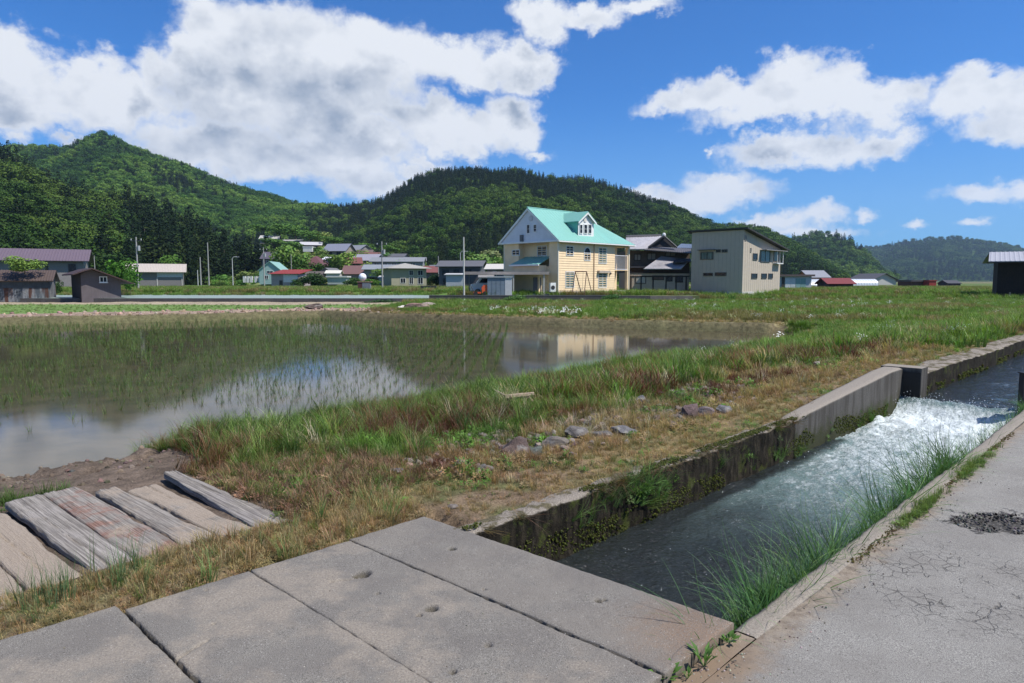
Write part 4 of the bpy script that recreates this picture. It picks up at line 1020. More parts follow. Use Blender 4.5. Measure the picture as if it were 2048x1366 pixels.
# long blades hanging over the water from the canal kerb
HG = [tuft(22, .46, .05, .5, .0026, 5, 31, tilt=.3, hv=.6), tuft(16, .36, .04, .9, .003, 5, 32, tilt=.5, hv=.6), tuft(12, .55, .03, 1.1, .0028, 6, 33, tilt=.4, hv=.5)]
n = 480; u = np.concatenate([rng.uniform(3.6, 7.6, 300), rng.normal(3.35, .25, 60), rng.uniform(7.2, 11.4, 120)]); u = u[fbm(u * 2.3, u * 0, 95, 2) > -.42]; n = len(u)
v = rng.uniform(1.47, 1.56, n); z = rng.uniform(-.50, -.14, n); x, y = uv2xy(u, v)
rot = np.stack([rng.normal(-.38, .16, n) , rng.normal(-.30, .16, n), rng.uniform(0, 6.28, n)], 1)
scatter('canal_edge_grass', HG, np.stack([x, y, z], 1), rng.integers(0, 3, n), rot, rng.uniform(.65, 1.1, n) * np.where(u > 7.5, .75, 1), cols([.095, .19, .07], n, .25), label='long green grass growing out over the canal from the kerb')
# clumps on the far wall
cl = []
for (px, py, m, s0) in [(1290, 985, 26, .7), (1262, 975, 14, .6), (1330, 985, 10, .6), (1170, 1050, 4, .6), (1560, 905, 10, .6), (1600, 895, 8, .5), (1745, 838, 16, .55), (1770, 835, 12, .5), (1720, 850, 8, .4), (1500, 915, 6, .4), (1215, 1000, 8, .5), (1440, 925, 6, .4), (1660, 870, 8, .35)]:
    a, b = ray(px, py)[:2]; d = ray(px, py)
    # meets the inner face v = 3.15
    tt = 3.14 * R2 / (d[1] - d[0]); X_, Y_, Z_ = d[0] * tt, d[1] * tt, CAM_H + d[2] * tt
    for i in range(m): cl.append((X_ + rng.normal(0, .07), Y_ + rng.normal(0, .07), Z_ + rng.normal(-.02, .06), s0))
cl = np.array(cl); n = len(cl); xx, yy = cl[:, 0], cl[:, 1]; u_, v_ = xy2uv(xx, yy); xx, yy = uv2xy(u_, np.full(n, 3.15))
scatter('wall_grass', HG + [GT[4]], np.stack([xx, yy, cl[:, 2]], 1), rng.integers(0, 4, n), np.stack([rng.normal(.5, .3, n), rng.normal(.45, .3, n), rng.uniform(0, 6.28, n)], 1), cl[:, 3] * rng.uniform(.6, 1.0, n), cols([.10, .19, .05], n, .25), label='tufts of grass growing on the far canal wall')
n = 420; u = np.concatenate([rng.uniform(2.9, 7.8, 260), rng.normal(4.6, .35, 90), rng.normal(7.5, .3, 70)]); x, y = uv2xy(u, rng.normal(3.185, .015, n)); k = fbm(u * 1.9, u * 0, 611) > -.1
scatter('hanging_dry_grass', HG + [GT[3]], np.stack([x, y, np.full(n, -.01)], 1)[k], rng.integers(0, 4, n)[k], np.stack([rng.normal(1.3, .4, n), rng.normal(1.1, .4, n), rng.uniform(0, 6.28, n)], 1)[k], rng.uniform(.15, .42, n)[k], np.where((rng.random(n) > .4)[:, None], cols([.16, .11, .06], n), cols([.06, .08, .02], n))[k], label='dry grass hanging over the edge of the far canal wall')
# moss cushions low on both walls
def clump_proto(seed):
    r = random.Random(seed); V = []; F = []; var = []
    for i in range(60):
        v = Vector((r.gauss(0, 1), r.gauss(0, 1), abs(r.gauss(0, 1)))).normalized(); p = v * r.uniform(.6, 1); q = v.orthogonal().normalized(); w_ = v.cross(q); L = .28
        k = len(V); V += [tuple(p - q * L), tuple(p + w_ * L), tuple(p + q * L), tuple(p - w_ * L)]; F.append((k, k+1, k+2, k+3)); c = r.uniform(.6, 1.4); var += [(c, c, c)] * 4
    return proto('moss', V, F, var, M_BLADE)
MO = [clump_proto(1), clump_proto(2)]
n = 9000; u = np.concatenate([rng.uniform(2.8, 8.2, 3000), rng.uniform(2.8, 11.7, 4000), rng.uniform(12.2, 34, 2000)]) if True else np.concatenate([rng.uniform(2.8, 11.7, 4000), rng.uniform(12.2, 34, 2000)]); v = np.where(u < 12, 3.155, 2.94)
z = np.where(u < 12, rng.uniform(-.46, -.24, n) + .16 * np.clip(fbm(u * 1.2, u * 0, 97), 0, 1), rng.uniform(-.24, -.08, n)); z[:3000] = .012; v[:3000] = rng.uniform(3.165, 3.26, 3000); keep = np.where(np.arange(n) < 3000, fbm(u * 2.2, v * 9, 123, 3) > .12, fbm(u * 1.5, z * 3, 99) > -.05)
x, y = uv2xy(u, v); s = rng.uniform(.004, .012, n) * (1 + (u > 12) * 1.2)
scatter('wall_moss', MO, np.stack([x, y, z], 1)[keep], rng.integers(0, 2, n)[keep], rz(n, 1)[keep], s[keep], cols([.085, .10, .018], n, .35)[keep], label='moss growing along the foot of the canal wall')
n = 1500; u = rng.uniform(2.95, 9.5, n); v = rng.normal(1.332, .018, n); keep = fbm(u * 1.6 + 3, u * 0, 199, 3) > .10; x, y = uv2xy(u, v)
scatter('kerb_moss', MO, np.stack([x, y, np.full(n, -.055)], 1)[keep], rng.integers(0, 2, n)[keep], rz(n, .2)[keep], rng.uniform(.003, .008, n)[keep], np.where((rng.random(n) > .5)[:, None], cols([.14, .12, .03], n), cols([.12, .075, .03], n))[keep], label='moss in the joint between kerb and road')
n = 150; u = np.concatenate([rng.normal(5.6, .35, 70), rng.normal(7.2, .4, 80)]); v = rng.normal(1.31, .025, n); x, y = uv2xy(u, v)
scatter('kerb_grass', GT, np.stack([x, y, np.full(n, -.055)], 1), np.where(rng.random(n) > .4, 0, 7), rz(n), rng.uniform(.25, .6, n), cols([.13, .19, .05], n), label='low green tufts along the road side of the kerb')

# leafy weeds at the slab end
def weed(px, py, s, label, seed, kind=0):
    x, y = at(px, py, -.06); e = empty('weed', (x, y, -.06), seed); tag(e, label, 'weed', 'weeds at the end of the slabs')
    r = random.Random(seed); m = MB(); ms = MB(); V = []; F = []; var = []
    for i in range(13):
        a = i * 2.4 + r.uniform(-.3, .3); L = s * r.uniform(.6, 1.1); up = r.uniform(.5, 1.2) * (1 if kind == 0 else 1.6)
        d = Vector((math.cos(a), math.sin(a), up)).normalized(); side = d.cross(Vector((0, 0, 1))).normalized()
        w_ = L * (.17 if kind == 0 else .09); pts = []
        b0 = Vector((0, 0, .005))
        ms.bar(b0, b0 + d * L * .4, s * .012, 4)
        P = [b0 + d * L * .3, b0 + d * L * .6 + Vector((0, 0, L * .03)), b0 + d * L + Vector((0, 0, -L * .12))]
        k = len(V); V += [tuple(P[0]), tuple(P[1] - side * w_), tuple(P[2]), tuple(P[1] + side * w_), tuple(P[1] + Vector((0, 0, -w_ * .3)))]
        F += [(k, k + 1, k + 4), (k + 1, k + 2, k + 4), (k + 2, k + 3, k + 4), (k + 3, k, k + 4)]; c = r.uniform(.8, 1.25); var += [(c, c, c)] * 5
    me = proto('leaves', V, F, var, M_BLADE).data; o = link(bpy.data.objects.new('leaves', me), e); o['col'] = [.09, .18, .04, 1.0]
    ms.build('stem', paint((.12, .2, .06), .7), e)
weed(1456, 1288, .075, 'small bright weed at the far corner of the slab end', 1)
weed(1408, 1335, .12, 'feathery pale green weed midway along the slab end', 2, 1)
weed(1330, 1362, .10, 'broad leaved bright green weed at the near corner of the slab end', 3)
weed(1375, 1360, .06, 'small pale weed between the feathery and the broad leaved one', 4, 1)
weed(1720, 1000 + 245, .0001 + .03, 'tiny weed seedling in the road crack', 5) if False else None

# pebbles and crumbs on the road
def peb(seed):
    import bmesh
    bm = bmesh.new(); bmesh.ops.create_icosphere(bm, subdivisions=1, radius=1); r = random.Random(seed)
    for v in bm.verts: v.co *= r.uniform(.7, 1.1)
    V = [tuple(v.co) for v in bm.verts]; F = [tuple(v.index for v in f.verts) for f in bm.faces]; bm.free()
    return proto('pebble', V, F, [(1, 1, 1)] * len(V), M_BLADE2)
PB = [peb(1), peb(2), peb(3)]
n = 500; u = np.concatenate([rng.uniform(1.5, 9, 90), rng.normal(2.7, .25, 250), rng.uniform(2.5, 8, 160)]); v = np.concatenate([rng.uniform(-3, 1.24, 90), rng.uniform(1.1, 1.42, 250), rng.uniform(1.15, 1.32, 160)]); x, y = uv2xy(u, v)
scatter('road_grit', PB, np.stack([x, y, np.full(n, -.056)], 1), rng.integers(0, 3, n), rz(n, 1), rng.uniform(.002, .007, n), np.where((rng.random(n) > .5)[:, None], cols([.13, .11, .09], n), cols([.28, .25, .22], n)), label='grit and crumbs on the old road surface')
pcx, pcy = at(2010, 1042, -.05); n = 300; a = rng.uniform(0, 6.28, n); r_ = rng.random(n) ** .35 * .9; x = pcx + r_ * np.cos(a) / 2.6; y = pcy + r_ * np.sin(a) / 4.2
scatter('crumbled_asphalt', PB, np.stack([x, y, np.full(n, -.066)], 1), rng.integers(0, 3, n), rz(n, 1), rng.uniform(.004, .012, n), cols([.09, .085, .08], n, .5), label='crumbled dark asphalt in the pothole at the right edge')
n = 260; u = rng.uniform(.3, 2.8, n); v = rng.uniform(1.6, 3.6, n); x, y = uv2xy(u, v)
scatter('slab_grit', PB, np.stack([x, y, np.full(n, .0)], 1), rng.integers(0, 3, n), rz(n, 1), rng.uniform(.0012, .0035, n), cols([.25, .22, .19], n, .5), label='loose grit on the concrete slabs')
# clods on the mud beside the paddy
n = 1500; u = rng.uniform(-3, 3.4, n); v = rng.uniform(6.35, 9.8, n); x, y = uv2xy(u, v); z = gz(x, y); k = (z > SHZ - .02) & (fbm(x * 2, y * 2, 411) > -.15)
scatter('mud_clods', PB, np.stack([x, y, z], 1)[k], rng.integers(0, 3, n)[k], rz(n, 1)[k], (rng.uniform(.008, .035, n) ** 1)[k], cols([.12, .095, .075], n, .3)[k], label='clods of mud between the planks and the paddy')
# spray over the weir
M_SPRAY = mat('spray', lambda t, b: {'Base Color': (.85, .88, .9), 'Roughness': .3})
def peb2(seed):
    o = peb(seed); o.data.materials.clear(); o.data.materials.append(M_SPRAY); return o
n = 420; u = np.concatenate([rng.normal(11.25, .30, 300), rng.uniform(7, 11, 120)]); v = rng.uniform(1.55, 3.05, n); x, y = uv2xy(u, v); z = np.where(u > 10.9, -.20 + np.abs(rng.normal(0, .07, n)), -.37 + np.abs(rng.normal(0, .025, n)))
scatter('water_spray', [peb2(5), peb2(6)], np.stack([x, y, z], 1), rng.integers(0, 2, n), rz(n, 1), rng.uniform(.0015, .006, n), np.ones((n, 3)), label='drops of white water thrown up at the weir')

# rice seedlings in rows
rows = []
for i, xx in enumerate(np.arange(-40, -.35, .30)):
    yy = np.arange(5.0, 41, .19); yy = yy + rng.normal(0, .02, len(yy)); rows.append(np.stack([xx + .012 * (yy - 20) + rng.normal(0, .018, len(yy)), yy], 1))
RP = np.concatenate(rows); sd = sdf(RP[:, 0], RP[:, 1], PAD)
dens = .84 - .5 * (fbm(RP[:, 0] * .35, RP[:, 1] * .35, 501) > .28); 
dn = RP[:, 1] + .35 * RP[:, 0]
dens = dens * (.07 + .93 * ss(10.2, 12.2, RP[:, 1] + .10 * RP[:, 0] + 1.5 * fbm(RP[:, 0] * .4, RP[:, 1] * .4, 555))) * (1 - .95 * ((RP[:, 0] < -13) & (np.abs(RP[:, 1] - 20.5) < 1.8)))
thin = ss(24, 34, RP[:, 1]); dens = dens * (1 - .55 * ss(23, 31, RP[:, 1]))
k = (sd < -.25) & (np.abs(RP[:, 0]) < RP[:, 1] * .85) & (rng.random(len(RP)) < dens); RP = RP[k]; n = len(RP)
scatter('rice_seedlings', RICE, np.concatenate([RP, np.full((n, 1), SHZ - .05)], 1), rng.integers(0, 2, n), rz(n, .12), rng.uniform(.7, 1.15, n) * (1 + .25 * ss(14, 30, RP[:, 1])), cols([.085, .145, .035], n, .25), label='rows of young rice standing in the flooded paddy')

# field grass beyond the paddy
FG = [GT[5], GT[6], tuft(40, .42, .3, .7, .016, 2, 41, tilt=.5), GT[3]]
def fl_proto(seed):
    r = random.Random(seed); V = []; F = []; var = []
    for i in range(16):
        a = r.uniform(0, 6.28); d = .25 * r.random(); z = r.uniform(.3, .5); c = Vector((d * math.cos(a), d * math.sin(a), z)); L = .022
        k = len(V)
        for j in range(6): t = j * math.pi / 3; V.append(tuple(c + Vector((L * math.cos(t), L * math.sin(t) * .7, L * math.sin(t) * .7))))
        F.append(tuple(range(k, k + 6))); var += [(1, 1, 1)] * 6
    return proto('white_flowers', V, F, var, M_BLADE)
FLW = fl_proto(1)
def field_grass(name, n, xr, yr, col, scl, idxs, cond, label, flowers=0.0):
    x = rng.uniform(*xr, n); y = rng.uniform(*yr, n); u, v = xy2uv(x, y); sd = sdf(x, y, PAD)
    ok = (sd > .45) & (v > 3.5) & (np.abs(x) < y * .80) & cond(x, y, u, v, sd); x, y, u, v, sd = [q[ok] for q in (x, y, u, v, sd)]; n = len(x)
    c = col(x, y, sd, n); s = scl(x, y, sd, n); idx = rng.choice(idxs, n)
    P = np.stack([x, y, gz(x, y)], 1)
    scatter(name, FG, P, idx, rz(n, .1), s, c, label=label)
    return P
def fcol(x, y, sd, n):
    a = fbm(x * .22, y * .22, 601); b = fbm(x * .6, y * .6, 611)
    c = cols(GRN, n, .2); c = np.where((a + .4 * b > .08)[:, None], cols(LIM * .85, n, .2), c); c = np.where((a < -.22)[:, None], cols([.16, .15, .06], n), c); c = np.where((b > .35)[:, None], cols(DRY * .7, n), c)
    t = np.clip((2.6 - sd) / 1.6, 0, 1) * (rng.random(n) > .25); c = np.where((t > .3)[:, None], cols([.34, .26, .15], n), c)
    return c
right = lambda x, y, u, v, sd: (x > -9 + .0 * y) & ~((y > WALL_Y - .6) & (x < 17)) & (y < 62 + (x > 17) * 40) & (u > 14)
Pf = field_grass('field_grass', 52000, (-9, 75), (15, 62), fcol, lambda x, y, sd, n: rng.uniform(.55, 1.15, n) * (.45 + .55 * ss(1, 4, sd)) * (.8 + .4 * fbm(x * .4, y * .4, 77)), [0, 1, 1, 2], right, 'rough green grass field beyond the paddy')
field_grass('meadow_grass', 26000, (-75, 85), (62.8, 130), fcol, lambda x, y, sd, n: rng.uniform(.7, 1.4, n), [1, 2, 2], lambda x, y, u, v, sd: (x > 17) | (y > 75) | ((x > -6) & (y > 63)), 'grass around the houses and the far meadow')
field_grass('bund_grass', 5200, (-50, -5), (18, 62), lambda x, y, sd, n: np.where((sd < 1.6)[:, None], cols([.24, .20, .10], n), cols([.16, .24, .07], n)), lambda x, y, sd, n: rng.uniform(.18, .38, n), [0, 1], lambda x, y, u, v, sd: (y < 55) & ((sd < 2.2) | (sd > 7)), 'short grass on the far bund')
n = 2600; x = rng.uniform(-46, -6, n); y = rng.uniform(22, 52, n); sd = sdf(x, y, PAD); k = (sd > 1.6) & (sd < 6.8)
scatter('soil_clods', PB, np.stack([x, y, gz(x, y)], 1)[k], rng.integers(0, 3, n)[k], rz(n, 1)[k], rng.uniform(.04, .16, n)[k], cols([.27, .20, .155], n, .25)[k], label='ploughed clods behind the far bund')
# flowers
def flowers(name, cx, cy, rx, ry, n, label):
    x = rng.normal(cx, rx, n); y = rng.normal(cy, ry, n); P = np.stack([x, y, gz(x, y) - .05], 1)
    scatter(name, [FLW], P, np.zeros(n), rz(n, .1), rng.uniform(.7, 1.3, n), np.full((n, 3), .8), label=label)
fx, fy = at(1088, 626, -.1); flowers('daisy_patch', fx, fy, .9, 1.0, 20, 'dense patch of white daisies in front of the retaining wall')
k = rng.random(len(Pf)) < (.006 + .025 * ((Pf[:, 0] > 8) & (fbm(Pf[:, 0] * .25, Pf[:, 1] * .25, 88) > .12))); m = k.sum()
scatter('scattered_daisies', [FLW], Pf[k], np.zeros(m), rz(m, .1), rng.uniform(.5, .9, m), np.full((m, 3), .75), label='white daisies scattered through the field')
# ochre dry clump and pale dead stems on the bank
def clump(px, py, n, col, s, label, name, sp=.12, pr=2):
    x0, y0 = at(px, py, -.02); x = rng.normal(x0, sp, n); y = rng.normal(y0, sp, n)
    scatter(name, GT, np.stack([x, y, gz(x, y)], 1), np.full(n, pr), rz(n, .25), rng.uniform(.7, 1.1, n) * s, cols(col, n), label=label)
clump(1345, 742, 30, [.42, .25, .07], .85, 'ochre clump of dry grass at the edge of the paddy', 'dry_clump', .32)
clump(1010, 800, 9, [.50, .44, .32], 1.0, 'bleached dead stems beside the driftwood', 'dead_stems', .08)
clump(905, 885, 18, [.42, .24, .11], .7, 'tangle of orange brown dead stems left of the boulder', 'dead_stems', .13, 3)
clump(1165, 860, 14, [.38, .34, .28], .5, 'pale dry stems around the grey stones', 'dead_stems', .16)

# ------------------------------------------------------------------ building kit
class Frame:
    """local axes: u along the front wall, v into the building, z up; origin at the near front corner"""
    def __init__(s, name, x, y, z, deg, label, cat, group=None):
        s.a = math.radians(deg); s.o = np.array([x, y, z]); s.e = empty(name, (x, y, z), s.a); tag(s.e, label, cat, group)
        s.du = np.array([math.cos(s.a), math.sin(s.a), 0]); s.dv = np.array([-math.sin(s.a), math.cos(s.a), 0])
    def front(s, px, py, v=0.0):        # pixel -> (u, z) on the plane v
        d = ray(px, py); c = np.array([0, 0, CAM_H]); p0 = s.o + s.dv * v
        t = np.dot(p0 - c, s.dv) / np.dot(d, s.dv); q = c + d * t - s.o; return np.dot(q, s.du), q[2]
    def side(s, px, py, u=0.0):         # pixel -> (v, z) on the plane u
        d = ray(px, py); c = np.array([0, 0, CAM_H]); p0 = s.o + s.du * u
        t = np.dot(p0 - c, s.du) / np.dot(d, s.du); q = c + d * t - s.o; return np.dot(q, s.dv), q[2]
WHITE = paint((.72, .72, .70), .5, .04); DARKF = paint((.03, .03, .032), .5, .1); DARKWOOD = paint((.035, .026, .02), .8, .25)
def fbox(m, face, a0, z0, a1, z1, d0, d1, pl=0.0):
    """box on a wall: a along it, d outwards. face 'f' (front, outward -v) or 's' (side, outward -u)"""
    a0, a1 = min(a0, a1), max(a0, a1); z0, z1 = min(z0, z1), max(z0, z1)
    if face == 'f': m.box(a0, pl - d1, z0, a1, pl - d0, z1)
    else: m.box(pl - d1, a0, z0, pl - d0, a1, z1)
def window(F, face, a0, z0, a1, z1, frame=None, glass=None, cols_=2, rows=1, fw=.06, pl=0.0, arch=False, sill=False, name='window'):
    a0, a1 = min(a0, a1), max(a0, a1); z0, z1 = min(z0, z1), max(z0, z1); frame = frame or WHITE; glass = glass or GLASS
    m = MB(); fbox(m, face, a0, z0, a1, z0 + fw, .004, .07, pl); fbox(m, face, a0, z1 - fw, a1, z1, .004, .07, pl)
    fbox(m, face, a0, z0 + fw, a0 + fw, z1 - fw, .004, .07, pl); fbox(m, face, a1 - fw, z0 + fw, a1, z1 - fw, .004, .07, pl)
    cw = (a1 - a0 - fw) / cols_
    for i in range(1, cols_): x = a0 + fw / 2 + cw * i; fbox(m, face, x - fw * .4, z0 + fw, x + fw * .4, z1 - fw, .03, .06, pl)
    for j in range(1, rows): z = z0 + (z1 - z0) * j / rows; fbox(m, face, a0 + fw, z - fw * .25, a1 - fw, z + fw * .25, .03, .055, pl)
    if sill: fbox(m, face, a0 - .05, z0 - .05, a1 + .05, z0 - .002, .004, .14, pl)
    o = m.build(name, frame, F.e)
    cw = (a1 - a0 - 2 * fw) / cols_
    for i in range(cols_):
        g_ = MB(); fbox(g_, face, a0 + fw + cw * i + .012, z0 + fw + .005, a0 + fw + cw * (i + 1) - .012, z1 - fw - .005, .004, .028, pl); g_.build('pane', glass, o)
    return o
def gable_walls(m, w, d, h, rh, along='u', inset=0):
    """closed box plus gable ends"""
    m.box(0, 0, -.3, w, d, h)
    if rh > 0:
        if along == 'u':
            for u in (0.002, w - .12): m.slab([(u, .01, h), (u, d - .01, h), (u, d / 2, h + rh)], (.118, 0, 0))
        else:
            for v in (0.002, d - .12): m.slab([(.01, v, h), (w / 2, v, h + rh), (w - .01, v, h)], (0, .118, 0))
    return m
def gable_roof(m, w, d, h, rh, ov, along='u', ribs=0, th=.1):
    if along == 'u':
        s = rh / (d / 2); e = h - ov * s
        m.ribs((-ov, -ov, e), (w + ov, -ov, e), (w + ov, d / 2, h + rh), (-ov, d / 2, h + rh), ribs, .035, th)
        m.ribs((w + ov, d + ov, e), (-ov, d + ov, e), (-ov, d / 2, h + rh), (w + ov, d / 2, h + rh), ribs, .035, th)
    else:
        s = rh / (w / 2); e = h - ov * s
        m.ribs((-ov, d + ov, e), (-ov, -ov, e), (w / 2, -ov, h + rh), (w / 2, d + ov, h + rh), ribs, .035, th)
        m.ribs((w + ov, -ov, e), (w + ov, d + ov, e), (w / 2, d + ov, h + rh), (w / 2, -ov, h + rh), ribs, .035, th)
    return m
def hip_roof(m, w, d, h, rh, ov, th=.08):
    s = rh / (min(w, d) / 2); e = h - ov * s; k = min(w, d) / 2
    if w >= d: r0, r1 = (k * .9, d / 2, h + rh), (w - k * .9, d / 2, h + rh)
    else: r0, r1 = (w / 2, k * .9, h + rh), (w / 2, d - k * .9, h + rh)
    A, B, C_, D = (-ov, -ov, e), (w + ov, -ov, e), (w + ov, d + ov, e), (-ov, d + ov, e)
    if w >= d: fs = [(A, B, r1, r0), (B, C_, r1), (C_, D, r0, r1), (D, A, r0)]
    else: fs = [(A, B, r0), (B, C_, r1, r0), (C_, D, r1), (D, A, r0, r1)]
    for f in fs: m.slab(f, (0, 0, th))
    return m

# ================================================================== the yellow house
TEAL = paint((.17, .385, .33), .45, .05, .6, metal=0)
TEALD = paint((.12, .40, .35), .5, .06)
def m_siding(col):
    def fn(t, b):
        o = t.obj(); z = t.sep(o)[2]
        n = t.noise(o, 1.2, 5, .6); n2 = t.noise(t.map(o, (6, 6, .4)), 2, 4)
        c = t.mix(t.ramp(n, .3, .7), tuple(x * .93 for x in col), tuple(x * 1.05 for x in col)); c = t.mix(t.ramp(n2, .55, .8, 0, .25), c, tuple(x * .75 for x in col))
        return {'Base Color': c, 'Roughness': .75, 'Specular IOR Level': .25}
    return mat('lap_siding', fn)
YEL = m_siding((.82, .63, .40)); YWH = m_siding((.66, .68, .72))
def lap(m, face, a0, z0, a1, z1, pl=0.0, board=.24, lip=.035):
    """overlapping boards, each tilted outwards at its foot"""
    n = max(1, int(round((z1 - z0) / board))); h = (z1 - z0) / n
    for i in range(n):
        za, zb = z0 + i * h, z0 + (i + 1) * h
        if face == 'f': P = [(a0, pl - lip, za), (a1, pl - lip, za), (a1, pl - .004, zb), (a0, pl - .004, zb)]; Q = [(a0, pl, za), (a1, pl, za), (a1, pl - lip, za), (a0, pl - lip, za)]
        else: P = [(pl - lip, a1, za), (pl - lip, a0, za), (pl - .004, a0, zb), (pl - .004, a1, zb)]; Q = [(pl, a1, za), (pl, a0, za), (pl - lip, a0, za), (pl - lip, a1, za)]
        m.poly(P); m.poly(Q)
YZ = 1.6 - 23.0 / F_PX * 66
c0 = atY(1116, 585, 66)
YH = Frame('yellow_house', c0[0], 66, YZ, 45, 'cream yellow house with a turquoise metal roof, white gable and dormer', 'house')
W_, D_ = 11.6, 7.4
EZ = YH.front(1117, 480)[1]; RZ1 = 8.75 - YZ; RZ2 = 7.98 - YZ
POR0 = YH.front(1229, 560)[0]; 
por_top = YH.front(1235, 541)[1]; bal0 = YH.front(1235, 526)[1]; bal1 = YH.front(1235, 494)[1]
# main body in blocks so that the porch and balcony are real recesses
body = MB()
vA = YH.side(1045, 540)[0]; vB = YH.side(1103, 540)[0]   # recess on the gable side between these (upper floor)
vA = 5.3; vB = 1.15
body.box(0, 0, -.2, POR0, vB, EZ).box(0, vA, -.2, POR0, D_, EZ).box(.8, vB, -.2, POR0, vA, EZ).box(0, vB, -.2, .8, vA, YH.side(1070, 527)[1] - .3)
body.box(POR0, 1.6, -.2, W_, D_, EZ).box(POR0, .02, por_top, W_, 1.6, bal0 - .75).box(W_ - .28, .02, -.2, W_, .30, por_top).box(W_ - .28, .02, bal0 - .75, W_, .30, EZ).box(POR0, .02, bal1, W_ - .28, 1.6, EZ)
body.build('wall', YEL, YH.e)
lp = MB()
lap(lp, 'f', 0, 0, POR0, EZ - .1); lap(lp, 'f', POR0, por_top, W_, bal0 - .76, .02)
lap(lp, 's', 0, 0, vB, EZ - .1); lap(lp, 's', vA, 0, D_, EZ - .1); lap(lp, 's', vB, 2.6, vA, EZ - .1, .8)
s_ = lp.build('siding', YEL, YH.e); s_['kind'] = 'stuff'
for bx_ in ((-.06, -.06, -.1, .07, .07, EZ - .02), (-.05, D_ - .1, -.1, .08, D_ + .05, EZ - .02), (-.5, -.42, EZ - .24, W_ + .4, -.34, EZ - .04), (W_ - .1, -.05, -.1, W_ + .05, .06, EZ - .25)): MB().box(*bx_).build('trim', paint((.70, .62, .48), .6, .05), YH.e)
MB().box(-.03, -.03, -.25, W_ + .03, D_ + .03, .12).build('foundation', paint((.34, .32, .30), .9), YH.e)
# gable (white) with projecting eave return
gb = MB(); mid = D_ / 2
gb.slab([(-.28, -.38, EZ), (-.28, mid, RZ1 - .08), (-.28, D_ + .38, EZ)], (.3, 0, 0))
gb.build('gable', YWH, YH.e)
lpg = MB(); n = 16
for i in range(n):
    z0 = EZ + (RZ1 - EZ) * i / n; z1 = EZ + (RZ1 - EZ) * (i + 1) / n
    h0 = (mid + .36) * (1 - i / n); h1 = (mid + .36) * (1 - (i + 1) / n)
    lpg.poly([(-.315, mid + h0 - .05, z0), (-.315, mid - h0 + .05, z0), (-.284, mid - h1, z1), (-.284, mid + h1, z1)])
s_ = lpg.build('gable_siding', YWH, YH.e); s_['kind'] = 'stuff'
MB().box(-.42, -.40, EZ - .16, .04, D_ + .40, EZ - .01).build('eave_return', WHITE, YH.e)
bg_ = MB()
for sg in (-1, 1): bg_.slab([(-.46, mid + sg * (mid + .52), EZ - .10), (-.46, mid, RZ1 + .02), (-.46, mid, RZ1 - .2), (-.46, mid + sg * (mid + .36), EZ - .18)], (.1, 0, 0))
bg_.build('barge_board', WHITE, YH.e)
# roof
rf = MB(); o_ = .45; u1, u2, u3 = 7.4, 8.35, 9.9; eb = EZ - .12
def seg(a, b, c, d): rf.ribs(a, b, c, d, max(3, int(abs(Vector(a)[0] - Vector(b)[0]) / .45)), .03, .07)
seg((-.45, -o_, eb), (u1, -o_, eb), (u1, mid, RZ1), (-.45, mid, RZ1))
rf.slab([(u1, -o_, eb), (u2 + .3, -o_, eb), (u2, mid, RZ2), (u1, mid, RZ1)], (0, 0, .09))
seg((u2 + .3, -o_, eb), (W_ + o_, -o_, eb), (u3, mid, RZ2), (u2, mid, RZ2))
rf.slab([(W_ + o_, -o_, eb), (W_ + o_, D_ + o_, eb), (u3, mid, RZ2)], (0, 0, .09))
rf.slab([(W_ + o_, D_ + o_, eb), (-.45, D_ + o_, eb), (-.45, mid, RZ1), (u1, mid, RZ1), (u2, mid, RZ2), (u3, mid, RZ2)], (0, 0, .08))
roof = rf.build('roof', TEAL, YH.e)
MB().bar((-.47, mid, RZ1 + .1), (u1, mid, RZ1 + .1), .07, 6).bar((u2, mid, RZ2 + .1), (u3, mid, RZ2 + .1), .07, 6).build('ridge_cap', TEAL, roof)
MB().box(-.5, -o_ - .11, eb - .08, W_ + o_, -o_ - .01, eb + .03).build('gutter', WHITE, YH.e)
# dormer
du0, dz0 = YH.front(1156, 472, .35); du1, _ = YH.front(1187, 472, .35); dzp = YH.front(1171, 424, .2)[1]; dze = YH.front(1171, 442, .2)[1]
dm = (du0 + du1) / 2; sl_ = (RZ1 - eb) / (mid + o_); depth = lambda z: (z - eb) / sl_ - o_
cheek = MB()
for uu_ in (du0, du1 - .1): cheek.slab([(uu_, .35, dz0 - .1), (uu_, .35, dze), (uu_, depth(dze), dze), (uu_, .45, dz0 - .1)], (.1, 0, 0))
cheek.build('dormer_cheek', TEALD, YH.e)
MB().slab([(du0, .33, dz0), (du1, .33, dz0), (du1, .33, dze), (dm, .33, dzp - .1), (du0, .33, dze)], (0, .12, 0)).build('dormer_front', WHITE, YH.e)
dr = MB(); ov = .22
k_ = (dzp - dze) / (dm - du0)
rz_ = max(dzp, 0); dr.slab([(du0 - ov, .1, dze - ov * k_), (dm, .1, dzp), (dm, min(mid, depth(dzp)), dzp), (du0 - ov, depth(dze - ov * k_), dze - ov * k_)][::-1], (0, 0, .09))
dr.slab([(du1 + ov, .1, dze - ov * k_), (dm, .1, dzp), (dm, min(mid, depth(dzp)), dzp), (du1 + ov, depth(dze - ov * k_), dze - ov * k_)], (0, 0, .09))
dr.build('dormer_roof', TEAL, YH.e)
db = MB()
for sg in (-1, 1):
    e_ = du0 - ov if sg < 0 else du1 + ov
    db.slab([(e_, .08, dze - ov * k_ - .02), (dm, .08, dzp - .02), (dm, .08, dzp - .2), (e_, .08, dze - ov * k_ - .18)], (0, .04, 0))
db.build('dormer_barge_board', WHITE, YH.e)
